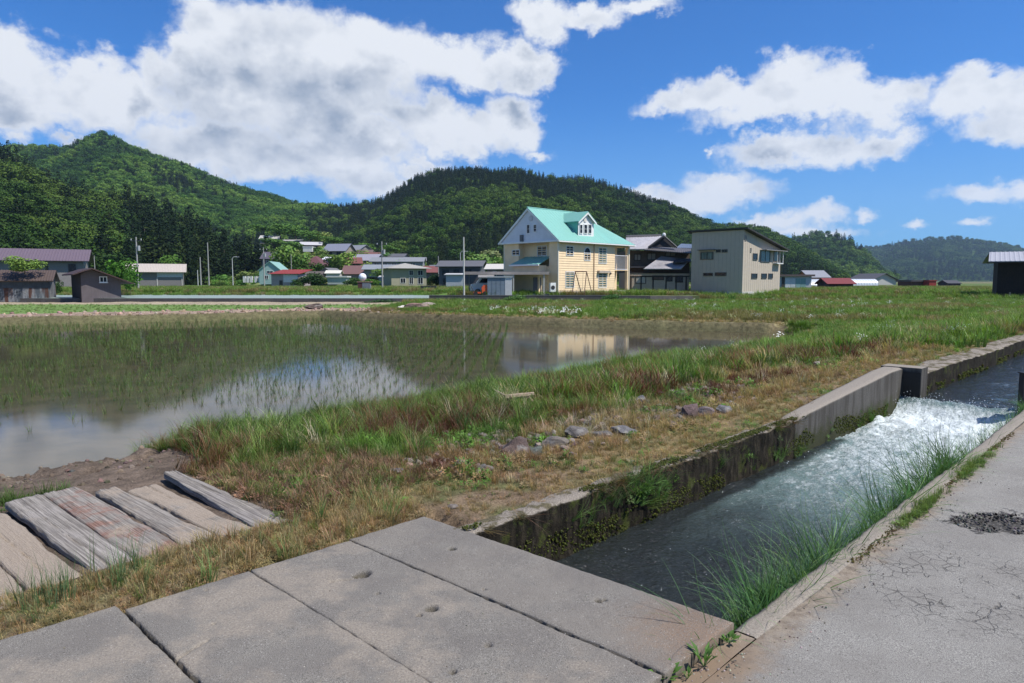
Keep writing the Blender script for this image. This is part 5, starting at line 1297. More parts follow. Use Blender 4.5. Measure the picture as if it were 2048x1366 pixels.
for a, b in ((1158.5, 1164.5), (1167, 1174), (1176, 1182.5)):
    a0, z0 = YH.front(a, 467, .33); a1, z1 = YH.front(b, 449, .33); window(YH, 'f', a0, z0, a1, z1, None, GLASS, 1, 2, .05, .33)
vt = MB(); 
for i in range(10): t0 = math.pi * i / 10 * 2
cx, cz = YH.front(1170, 440, .33); vt.bar((cx, .33, cz), (cx, .27, cz), .22, 14); vt.build('dormer_vent', paint((.60, .57, .52), .6), YH.e)
# front windows: px rects
def fw(F, x0, y0, x1, y1, **k):
    a0, z0 = F.front(x0, y1, k.get('pl', 0)); a1, z1 = F.front(x1, y0, k.get('pl', 0)); return window(F, 'f', a0, z0, a1, z1, **k)
def sw(F, x0, y0, x1, y1, **k):
    a0, z0 = F.side(x0, y1, k.get('pl', 0)); a1, z1 = F.side(x1, y0, k.get('pl', 0)); return window(F, 's', a0, z0, a1, z1, **k)
fw(YH, 1131.5, 492, 1146.5, 511, cols_=2, rows=2)
fw(YH, 1196.5, 495, 1213, 527, cols_=2, glass=CURTAIN)
fw(YH, 1130, 543, 1148, 575.5, cols_=2, glass=CURTAIN)
fw(YH, 1196, 543.5, 1213, 575.5, cols_=2, glass=CURTAIN)
MB().box(*[0]*0) if False else None
a0, z0 = YH.front(1194, 545); a1, _ = YH.front(1216, 545); z1 = YH.front(1200, 541)[1]; mm = MB(); fbox(mm, 'f', a0, z0 - .05, a1, z1, .04, .32); mm.build('shutter_box', paint((.40, .34, .27), .6), YH.e)
fw(YH, 1167.5, 506, 1180.5, 521, cols_=2)
a0, zb = YH.front(1167.5, 505.5); a1, _ = YH.front(1180.5, 505.5); cx = (a0 + a1) / 2; R_ = (a1 - a0) / 2
def arc(m, R, d0, d1): m.slab([(cx + R * math.cos(t), -d1, zb + R * 1.15 * math.sin(t)) for t in np.linspace(0, math.pi, 13)], (0, d1 - d0, 0)); return m
o = arc(MB(), R_, .004, .05).build('window', WHITE, YH.e); o.data; arc(MB(), R_ * .84, .052, .06).build('pane', GLASS, o)
# side windows: attic pair, small window, upper recess window, lower small box
sw(YH, 1053.5, 448.5, 1060.5, 467.5, pl=-.285, cols_=1, rows=2); sw(YH, 1067, 448.5, 1074, 464.5, pl=-.285, cols_=1, rows=2)
sw(YH, 1024.5, 499, 1040, 512, cols_=2); sw(YH, 1075, 491, 1094, 512.5, pl=.8, cols_=2, rows=2)
v0, z0 = YH.side(1045, 478, -.285); mm = MB(); fbox(mm, 's', v0 - .18, z0 - .25, v0 + .18, z0 + .4, .0, .2, -.31); mm.build('meter_box', paint((.10, .11, .12), .5), YH.e)
v0, z0 = YH.side(1062, 437, -.285); mm = MB(); mm.bar((-.31, v0, z0), (-.345, v0, z0), .28, 14); mm.build('gable_vent', paint((.50, .51, .52), .6), YH.e)
# entrance bump with lean-to roof
v0, zt = YH.side(1041, 527); v1, _ = YH.side(1090, 527); vlo, vhi = 1.5, 5.1
MB().box(-1.1, vlo, -.2, -.004, vhi, zt - .25).build('entrance_bay', YEL, YH.e)
lr = MB(); lr.ribs((-1.35, vhi + .2, zt - .22), (-1.35, vlo - .2, zt - .22), (.78, vlo - .0, zt + .62), (.78, vhi, zt + .62), 7, .03, .06); lr.build('lean_to_roof', TEAL, YH.e)
MB().box(-1.42, vlo - .22, zt - .3, -1.32, vhi + .22, zt - .15).build('fascia', WHITE, YH.e)
# balcony rail, porch door, lamp, downpipe
a0, z0 = YH.front(1230, 525); a1, z1 = YH.front(1246, 512); br = MB(); br.box(POR0 + .02, -.02, z1, W_ - .3, .04, z1 + .06).box(POR0 + .02, -.02, bal0 - .7, W_ - .3, .04, bal0 - .63)
for i in range(12): x = POR0 + .08 + (W_ - .45 - POR0) * i / 11; br.box(x, -.01, bal0 - .63, x + .03, .03, z1)
br.build('balcony_rail', paint((.62, .62, .64), .5), YH.e)
MB().box(POR0 + .35, 1.54, .05, POR0 + 1.3, 1.596, 2.1).build('door', paint((.12, .06, .04), .5), YH.e)
MB().box(POR0 + .3, 1.54, bal0 - .6, POR0 + 1.6, 1.596, bal1 - .5).build('balcony_window', CURTAIN, YH.e)
cx, cz = YH.front(1219, 547); MB().ball((cx, -.14, cz), .11, 8, 6, 1.3).bar((cx, 0, cz + .1), (cx, -.14, cz + .1), .03).build('wall_lamp', paint((.06, .05, .04), .5), YH.e)
cx, _ = YH.front(1187, 520); MB().bar((cx, -.09, .1), (cx, -.09, eb - .1), .04, 8).build('downpipe', paint((.40, .26, .16), .6), YH.e)
# carport
CP = Frame('carport', *atY(1100, 588, 64.4)[:2], YZ - .05, 0, 'flat brown carport reaching left from the cream yellow house', 'carport')
cl_ = -(atY(1100, 588, 64.4)[0] - atY(929, 588, 64.4)[0])
zc = CP.front(1000, 545)[1]
MB().box(cl_, 0, zc - .18, -.1, 5.0, zc + .06).build('roof', paint((.17, .14, .12), .6), CP.e)
MB().box(cl_ - .02, -.06, zc - .20, -.08, -.01, zc + .08).build('fascia', paint((.30, .26, .23), .5), CP.e)
for px_ in (1027, 1088):
    a = CP.front(px_, 580)[0]; MB().box(a - .06, .02, -.3, a + .06, .14, zc - .18).build('post', paint((.42, .41, .38), .5), CP.e)
a = CP.front(931, 580)[0]; MB().box(a, 4.7, -.3, a + .1, 4.8, zc - .18).build('post', paint((.2, .19, .18), .5), CP.e)
MB().box(CP.front(1036, 580)[0], 4.6, -.3, -.3, 4.75, zc - .2).build('back_wall', paint((.10, .08, .065), .8), CP.e)
MB().box(CP.front(1028, 580)[0] - .05, .5, -.35, -.05, 4.6, -.05 + .0).build('floor_slab', paint((.42, .40, .36), .9), CP.e)
MB().box(CP.front(1068, 580)[0], 2.0, -.05, CP.front(1084, 580)[0], 2.9, 1.5).build('storage_cabinet', paint((.10, .10, .12), .6), CP.e)
# grey storage shed
x, y, _ = atY(975, 590, 62.9); SH = Frame('storage_shed', x, y, .24, 0, 'grey steel storage shed with a pale right part in front of the carport', 'shed')
a1 = SH.front(1010, 580)[0]; a2 = SH.front(1024, 580)[0]; zt = SH.front(990, 555)[1]
MB().box(0, 0, 0, a1, 1.3, zt).build('body', paint((.16, .20, .24), .5), SH.e); MB().box(a1 + .004, -.02, 0, a2, 1.3, zt - .02).build('door', paint((.50, .50, .50), .5), SH.e)  # right part painted pale for the sunlit side of the shed
MB().box(-.06, -.08, zt + .002, a2 + .06, 1.36, zt + .1).build('roof', paint((.42, .44, .45), .5), SH.e)
for i in range(1, 4): MB().box(a1 * i / 4 - .012, -.016, .05, a1 * i / 4 + .012, -.003, zt - .05).build('seam', paint((.12, .15, .18), .5), SH.e)
# outdoor unit
x, y, _ = atY(1101, 584, 64.2); AC = Frame('outdoor_unit', x, y, YZ, 20, 'white outdoor heating unit beside the front corner of the yellow house', 'outdoor unit')
MB().box(0, 0, .1, .55, .35, .95).build('case', paint((.70, .70, .66), .5), AC.e); MB().bar((.25, -.02, .5), (.25, -.004, .5), .2, 14).build('fan_grille', DARKF, AC.e); MB().box(.0, .02, 0, .55, .3, .098).build('stand', DARKF, AC.e)
# swing frame
SW_ = Frame('swing_frame', *atY(1147, 586, 63.6)[:2], .34, 4, 'rusty metal swing frame standing in front of the yellow house', 'swing')
def sp_(px, py): a, z = SW_.front(px, py); return a, z
rust = paint((.10, .045, .03), .7, .3)
tl, tz = sp_(1152.5, 543); tr_, _ = sp_(1175.5, 543); zb_ = 0
MB().bar((tl, .6, tz), (tr_, .6, tz), .045, 8).build('top_bar', rust, SW_.e)
for (ax, bx, by) in ((tl, sp_(1144, 585)[0], .0), (tl, sp_(1168, 585)[0], 1.2), (tr_, sp_(1168.5, 585)[0], .0), (tr_, sp_(1189, 585)[0], 1.2)):
    MB().bar((ax, .6, tz), (bx, by, 0), .038, 8).build('leg', rust, SW_.e)
MB().bar((tl + .25, .6, tz), (tl + .3, .6, .55), .012, 5).bar((tl + .75, .6, tz), (tl + .7, .6, .55), .012, 5).build('chain', rust, SW_.e); MB().box(tl + .26, .45, .5, tl + .74, .75, .54).build('seat', paint((.25, .27, .32), .6), SW_.e)

# white minivan behind the shed, orange tiller
x, y, _ = atY(942, 588, 66.0); V_ = Frame('parked_car', x, y, .3, 8, 'white minivan parked under the open end of the carport', 'car')
def extr(m, pts, y0, y1): return m.slab([(p[0], y0, p[1]) for p in pts], (0, y1 - y0, 0))
bd = MB(); extr(bd, [(0.05, .28), (0, .75), (.12, .98), (.7, 1.08), (3.35, 1.08), (3.45, .7), (3.4, .28)], 0, 1.5); bd.build('body', paint((.70, .71, .72), .3, .02), V_.e)
extr(MB(), [(.55, 1.082), (1.0, 1.62), (3.2, 1.68), (3.33, 1.082)], .08, 1.42).build('cabin', paint((.66, .67, .68), .3, .02), V_.e)
extr(MB(), [(.78, 1.12), (1.1, 1.54), (3.05, 1.58), (3.15, 1.12)], .07, .078).build('side_glass', GLASS, V_.e)
for cx_ in (.65, 2.75):
    for yy in (-.01, 1.36): wh = MB().bar((cx_, yy, .28), (cx_, yy + .16, .28), .28, 14).build('wheel', paint((.02, .02, .02), .8), V_.e); MB().bar((cx_, yy - .006, .28), (cx_, yy - .001, .28), .16, 10).build('rim', paint((.4, .4, .42), .4), wh)
x, y, _ = atY(946, 592, 62.9); OT = Frame('farm_tiller', x, y, .26, 5, 'orange farm tiller parked at the left of the grey storage shed', 'farm machine')
org = paint((.62, .10, .03), .4, .08)
MB().box(.05, .0, .18, .75, .45, .34).build('chassis', org, OT.e); extr(MB(), [(.85, .25), (.8, .75), (1.0, 1.0), (1.3, .98), (1.38, .6), (1.36, .25)], .0, .5).build('engine_cover', org, OT.e)
for cx_ in (.25, 1.1): MB().bar((cx_, -.06, .2), (cx_, -.005, .2), .2, 12).build('wheel', paint((.02, .02, .02), .8), OT.e)
MB().bar((.1, .2, .34), (-.25, .2, .95), .03, 6).bar((-.25, .0, .95), (-.25, .4, .95), .025, 6).build('handlebar', DARKF, OT.e)

# ================================================================== beige building
c0 = atY(1484, 588, 71)
BB = Frame('beige_building', c0[0], 71, .24, 45, 'tall beige building with a single sloping dark roof', 'building')
BW, BD = 8.96, 5.98; zn = BB.front(1484, 459)[1]; zr_ = BB.front(1557, 498)[1]; zl = zn
BEI = paint((.44, .38, .305), .8, .05, 1.5, .1)
MB().slab([(0, 0, .25), (BW, 0, .25), (BW, 0, zr_), (0, 0, zn)], (0, BD, 0)).build('wall', BEI, BB.e)
MB().box(-.03, -.03, -.5, BW + .03, BD + .03, .245).build('foundation', paint((.52, .50, .48), .8), BB.e)
k = (zr_ - zn) / BW
MB().slab([(-.35, -.6, zn - k * -.35 * -1 + .02), (BW + 1.0, -.6, zn + k * (BW + 1.0) + .02), (BW + 1.0, BD + .45, zn + k * (BW + 1.0) + .02), (-.35, BD + .45, zn - k * .35 + .02)], (0, 0, .14)).build('roof', paint((.035, .032, .03), .6), BB.e)
alu = paint((.07, .065, .06), .4); 
fw(BB, 1505, 507, 1514.5, 520, cols_=1, frame=alu); fw(BB, 1520.5, 501.5, 1540, 524, cols_=2, frame=alu, glass=CURTAIN)
fw(BB, 1502, 547, 1514, 557, cols_=1, frame=alu); fw(BB, 1522, 547, 1533, 557, cols_=1, frame=alu); fw(BB, 1536, 547, 1545, 557, cols_=1, frame=alu)
a0, z0 = BB.front(1546, 528); a1, z1 = BB.front(1558, 502); 
MB().box(a0, -.5, z0, a1 + .1, -.02, z0 + .12).box(a0, -.5, z0 + .122, a0 + .07, -.44, z1).box(a1, -.5, z0 + .122, a1 + .07, -.44, z1).build('balcony_frame', paint((.60, .60, .58), .5), BB.e); fw(BB, 1547, 503, 1557, 523, cols_=1, frame=alu, glass=CURTAIN)
a0, z0 = BB.front(1520, 500.5); a1, _ = BB.front(1563, 500.5); MB().box(a0, -.75, z0, a1, -.004, z0 + .07).build('canopy', paint((.24, .23, .22), .6), BB.e)
sw(BB, 1401, 503.5, 1427, 519.5, cols_=2, frame=alu, glass=CURTAIN); v0, z0 = BB.side(1398, 501); v1, _ = BB.side(1432, 499); MB().box(-.45, min(v0, v1), z0, -.004, max(v0, v1), z0 + .06).build('canopy', paint((.09, .085, .08), .6), BB.e)
sw(BB, 1432, 498.5, 1442, 505, cols_=2, frame=alu); sw(BB, 1444, 498.5, 1455, 505, cols_=2, frame=alu)
sw(BB, 1407, 545.5, 1426, 552, cols_=2, frame=alu); sw(BB, 1430, 544.5, 1453, 552, cols_=2, frame=alu)
fw(BB, 1489, 471, 1492.5, 481, cols_=1, frame=paint((.25, .23, .21), .6), fw=.03, glass=paint((.3, .28, .25), .6)) ; fw(BB, 1500, 496, 1502.5, 504, cols_=1, frame=paint((.3, .28, .25), .6), fw=.03, glass=paint((.3, .28, .25), .6))
m = MB()
for i in range(1, 19): fbox(m, 'f', BW * i / 19 - .008, .3, BW * i / 19 + .008, zn + k * BW * i / 19 - .05, .001, .012)
for i in range(1, 13): fbox(m, 's', BD * i / 13 - .008, .3, BD * i / 13 + .008, zn - .05, .001, .012)
o = m.build('panel_joints', paint((.33, .30, .26), .8), BB.e); o['kind'] = 'stuff'

# ================================================================== traditional house between them
TILE = paint((.34, .33, .35), .4, .15, 2.0); TILED = paint((.045, .045, .05), .5, .15); PLAS = paint((.38, .30, .22), .85, .12)
c0 = atY(1260, 586, 76)
TH = Frame('traditional_house', c0[0], 76, .22, 3, 'old dark timber house with grey tiled roofs between the yellow house and the beige building', 'house')
a_r = TH.front(1378, 560)[0]
z_l = TH.front(1300, 545)[1]
# ground floor wing
MB().box(0, 0, -.2, a_r, 6, z_l).build('wall', PLAS, TH.e)
MB().box(-.02, -.04, z_l - .5, a_r, -.004, z_l - .36).box(-.02, -.04, z_l - .1, a_r, -.004, z_l).build('beam', DARKWOOD, TH.e)
for px_ in (1262, 1282, 1306, 1332, 1352, 1372): a = TH.front(px_, 570)[0]; MB().box(a - .07, -.05, -.1, a + .07, -.006, z_l - .5).build('post', DARKWOOD, TH.e)
fw(TH, 1271, 553, 1292, 567, cols_=2, glass=paint((.36, .32, .26), .5), frame=DARKWOOD); fw(TH, 1304, 551, 1328, 560, cols_=2, frame=DARKWOOD, glass=paint((.10, .05, .03), .5)); fw(TH, 1334, 551, 1345, 563, cols_=1, frame=DARKWOOD); fw(TH, 1350, 551, 1366, 565, cols_=2, frame=DARKWOOD)
def P3(px, py, v): a, z = TH.front(px, py, v); return (a, v, z)
r1 = MB(); r1.ribs(P3(1287, 539, -.9), P3(1362, 539, -.9), P3(1379, 521, 1.8), P3(1322, 514, 1.8), 26, .05, .1); r1.build('wing_roof', TILE, TH.e)
r2 = MB(); r2.ribs(P3(1345, 527, -.2), P3(1382, 524, -.2), P3(1382, 519, 1.0), P3(1352, 519, 1.0), 10, .05, .1); r2.build('small_roof', TILED, TH.e)
# upper floor
u_l, zu = TH.front(1256, 525, 2.0); u_r, zu1 = TH.front(1380, 503, 2.0)
MB().box(u_l, 2.0, z_l - .1, u_r, 8.5, zu1 + .1).build('upper_wall', paint((.10, .075, .055), .85, .2), TH.e)
for (x0, y0, x1, y1) in ((1268, 508, 1282, 521), (1294, 506, 1312, 520), (1330, 503, 1352, 513)): fw(TH, x0, y0, x1, y1, pl=2.0, cols_=2, frame=DARKWOOD, glass=paint((.20, .18, .15), .5))
MB().box(u_l - .3, .9, z_l + .55, TH.front(1300, 530)[0], 1.99, z_l + .7).build('lower_eave', TILED, TH.e)
r3 = MB(); r3.ribs(P3(1250, 500, .8), P3(1290, 500, .8), P3(1316, 474, 4.6), P3(1252, 476, 4.6), 20, .05, .12)
r3.ribs(P3(1290, 500.5, .8), P3(1304, 491, 1.6), P3(1328, 475, 4.0), P3(1316, 474, 4.6), 5, .05, .12)
mr = r3.build('main_roof', TILE, TH.e)
MB().slab([P3(1299, 494, 1.4), P3(1328, 473, 1.5), P3(1352, 494, 1.4)], (0, .3, 0)).build('gable', paint((.03, .027, .03), .8), TH.e)
MB().bar(P3(1298, 494, 1.2), P3(1328, 472, 1.3), .14, 6).bar(P3(1328, 472, 1.3), P3(1354, 495, 1.2), .10, 6).build('barge_board', TILED, TH.e)
MB().bar(P3(1252, 474, 4.6), P3(1322, 472, 4.6), .22, 8).build('ridge', TILED, mr); MB().ball(P3(1328, 470.5, 1.4), .22, 8, 6, 1.3).build('ridge_end_tile', paint((.55, .55, .55), .6), mr)
r4 = MB(); r4.ribs(P3(1288, 501, .6), P3(1382, 508, .6), P3(1382, 499, 2.4), P3(1300, 494.5, 2.4), 22, .04, .1); r4.build('lower_main_roof', paint((.085, .08, .085), .5), TH.e)
r5 = MB(); r5.ribs(P3(1352, 497, 7), P3(1384, 498, 7), P3(1384, 490, 9), P3(1362, 489, 9), 8, .04, .1); r5.build('rear_roof', paint((.10, .13, .19), .5), TH.e)

# ================================================================== retaining wall
rw = empty('retaining_wall', (0, 0, 0)); tag(rw, 'long dark concrete retaining wall below the houses', 'retaining wall')
xa, xb = atY(0, 600, WALL_Y)[0] * 1.2, atY(1384, 600, WALL_Y)[0]
xm = atY(1232, 600, WALL_Y)[0]; n_ = 0; x = xa
while x < xb - .1:
    x2 = min(x + 4.0, xb); mt_ = paint((.075, .07, .068), .9, .3, 1.2) if x < xm else paint((.16, .14, .12), .9, .3, 1.2)
    x2 = -7.5 if x < -7.51 < x2 else x2; MB().box(x + .01, WALL_Y - .22, -.9, x2 - .01, WALL_Y + .0, (.03 if x < -7.51 else .285) if x < xm else .25).build('panel', mt_, rw); x = x2
MB().box(-7.49, WALL_Y - .24, .288, xm, WALL_Y + .04, .325).build('coping', paint((.16, .15, .14), .9), rw)
tag(MB().box(-7.5, WALL_Y + .002, -.8, 17, WALL_Y + 2.2, .272).build('terrace', M_TERR), kind='structure')

# dark shed at the right edge
x, y, _ = atY(1992, 597, 68); DS = Frame('dark_shed', x, y, -.05, -31, 'black timber shed with a white metal roof at the right edge', 'shed')
zt = DS.front(2000, 524)[1]; 
MB().box(0, 0, -.2, 5.5, 5, zt).build('wall', paint((.018, .012, .010), .85, .3), DS.e)
m = MB()
for i in range(22): m.box(.25 * i + .02, -.025, .0, .25 * i + .22, -.004, zt - .05)
o = m.build('boarding', paint((.022, .014, .011), .85, .3), DS.e); o['kind'] = 'stuff'
r_ = MB(); r_.ribs((-.85, -.9, zt - .02), (6.2, -.9, zt - .02), (6.2, 2.6, zt + 1.0), (-.6, 2.6, zt + 1.0), 18, .03, .08); r_.ribs((6.2, 5.6, zt - .02), (-1.0, 5.6, zt - .02), (-.6, 2.6, zt + 1.0), (6.2, 2.6, zt + 1.0), 18, .03, .08); r_.build('roof', paint((.34, .34, .37), .45, .08), DS.e)
MB().box(-1.02, -.94, zt - .1, 6.2, -.88, zt - .03).build('fascia', DARKWOOD, DS.e)
MB().box(DS.front(2018, 590)[0], -.16, 0, DS.front(2018, 590)[0] + .12, -.03, .55).build('stake', paint((.35, .27, .18), .8), DS.e)

# ================================================================== generic small buildings
def hut(name, x0, x1, yb, yt, Y, deg, depth_, label, wall, roof, kind='gable_u', rfrac=.35, ov=.4, ribs=0, cat='house', wins=(), zb=None, rough=.7, group=None, wallm=None, side_wall=None):
    """px rectangle of the whole building front at distance Y"""
    p = atY(x0, yb, Y); q = atY(x1, yb, Y); a = math.radians(deg)
    z = p[2] if zb is None else zb
    top = atY(x0, yt, Y)[2] - z
    F = Frame(name, p[0], Y, z, deg, label, cat, group); w_ = F.front(x1, yb)[0]; h = top * (1 - rfrac); rh = top * rfrac
    wm = wallm or paint(wall, .8, .1); rm = paint(roof, rough, .1)
    m = MB()
    if kind == 'gable_u': gable_walls(m, w_, depth_, h, rh, 'u')
    elif kind == 'gable_v': gable_walls(m, w_, depth_, h, rh, 'v')
    else: m.box(0, 0, -.3, w_, depth_, h)
    m.build('wall', wm, F.e)
    if side_wall: MB().box(w_ + .004, .02, -.3, w_ + .03, depth_ - .02, h - .02).build('side_wall', paint(side_wall, .8, .1), F.e)
    r = MB()
    if kind == 'gable_u': gable_roof(r, w_, depth_, h, rh, ov, 'u', ribs)
    elif kind == 'gable_v': gable_roof(r, w_, depth_, h, rh, ov, 'v', ribs)
    elif kind == 'hip': hip_roof(r, w_, depth_, h, rh, ov)
    elif kind == 'shed': r.ribs((-ov, -ov, h), (w_ + ov, -ov, h), (w_ + ov, depth_ + ov, h + rh), (-ov, depth_ + ov, h + rh), ribs, .03, .1)
    elif kind == 'flat': r.box(-ov, -ov, h + .002, w_ + ov, depth_ + ov, h + max(.12, rh))
    r.build('roof', rm, F.e)
    for (f0, g0, f1, g1) in wins: window(F, 'f', w_ * f0, h * g0, w_ * f1, h * g1, frame=WHITE if len(wins) % 2 else DARKF, glass=GLASS, cols_=2, fw=.06)
    F.w, F.h, F.rh = w_, h, rh
    return F
# left group
PB_ = hut('long_building', -60, 170, 588, 494, 108, 27, 9, 'long grey two-storey building with a faded purple roof at the left edge', (.20, .185, .18), (.115, .085, .11), 'gable_u', .26, .9, 40, 'building', ((.655, .60, .68, .85), (.86, .58, .93, .85)), zb=.2)
p = atY(105, 560, 106); MB().box(0,0,0,1,1,1) if False else None
wd = paint((.20, .19, .19), .8, .5, 1.0)
def m_rust(t, b):
    o = t.obj(); n = t.noise(t.map(o, (2.2, 2.2, .25)), 1.2, 5, .6); f = t.noise(o, 5, 6, .7)
    c = t.mix(t.ramp(n, .42, .56), (.085, .10, .115), (.24, .25, .26)); c = t.mix(t.ramp(t.noise(t.map(o, (1.2, 1.2, .12), (3, 0, 0)), 1.3, 4), .52, .60), c, (.10, .045, .03)); c = t.mix(t.ramp(f, .45, .7, 0, .6), c, (.06, .05, .045))
    return {'Base Color': c, 'Roughness': .8}
M_RUST = mat('patched_sheet_metal', m_rust)
RS = hut('rusty_shed', -70, 101, 606, 541, 60.0, 27, 4, 'low shed of patched rusty sheet metal with a brown roof at the left edge', (.1, .1, .1), (.075, .052, .045), 'gable_u', .30, .35, 34, 'shed', zb=-.28, wallm=M_RUST)
m = MB()
for i in range(70): m.box(RS.w * i / 70, -.035, .02, RS.w * i / 70 + RS.w / 140, -.004, RS.h * .62)
o = m.build('corrugation', M_RUST, RS.e); o['kind'] = 'stuff'
MB().box(-.02, -.07, RS.h * .64, RS.w + .02, -.004, RS.h - .02).build('upper_band', paint((.05, .06, .07), .8, .3), RS.e)
# dark shed with window: gable faces the camera, lit right side
SP = Frame('dark_wood_shed', *atY(164, 604, 61.2)[:2], -.25, 40, 'dark purplish shed with a small white window and low gable', 'shed')
w_ = SP.front(243, 600)[0]; h0 = SP.front(243, 560)[1]; hp = SP.front(182, 539)[1]; hl = SP.front(164, 548)[1]; dv_ = 5.5
PUR = paint((.10, .085, .09), .85, .15, 1.2); up_ = SP.front(182, 560)[0]
MB().slab([(0, 0, -.3), (w_, 0, -.3), (w_, 0, h0), (up_, 0, hp), (0, 0, hl)], (0, dv_, 0)).build('wall', PUR, SP.e)
MB().slab([(-.004, .02, -.2), (-.004, 5.4, -.2), (-.004, 5.4, hl - .05), (-.004, .02, hl - .05)], (-.03, 0, 0)).build('shaded_side', paint((.025, .02, .022), .9), SP.e)  # left face skinned near-black, its lack of sun put into the colour
wl = SP.front(135, 548)[0]
r_ = MB(); r_.slab([(up_, -.8, hp + .03), (w_ + .9, -.8, h0 - .02 - (hp - h0) / (w_ - up_) * .9), (w_ + .9, 6, h0 - .02 - (hp - h0) / (w_ - up_) * .9), (up_, 6, hp + .03)], (0, 0, .1)); r_.slab([(-.7, -.8, hl - .12), (up_ - .002, -.8, hp + .03), (up_ - .002, 6, hp + .03), (-.7, 6, hl - .12)], (0, 0, .1)); r_.build('roof', paint((.05, .028, .025), .7, .2), SP.e)
fw(SP, 199, 553, 214, 565, cols_=2, sill=True)
WHs = hut('warehouse', 258, 366, 568, 527, 150, 24, 9, 'low warehouse with a pale corrugated roof left of the cedars', (.16, .15, .15), (.40, .35, .31), 'gable_u', .32, .8, 40, 'warehouse', zb=.3)
MB().box(WHs.w * .52, -.06, WHs.h * .62, WHs.w, -.004, WHs.h * .98).build('white_panel', paint((.42, .43, .46), .7), WHs.e)
for f_ in (.02, .52, .985): MB().box(WHs.w * f_ - .12, -.1, 0, WHs.w * f_ + .1, -.07, WHs.h * .6).build('post', paint((.40, .38, .36), .7), WHs.e)
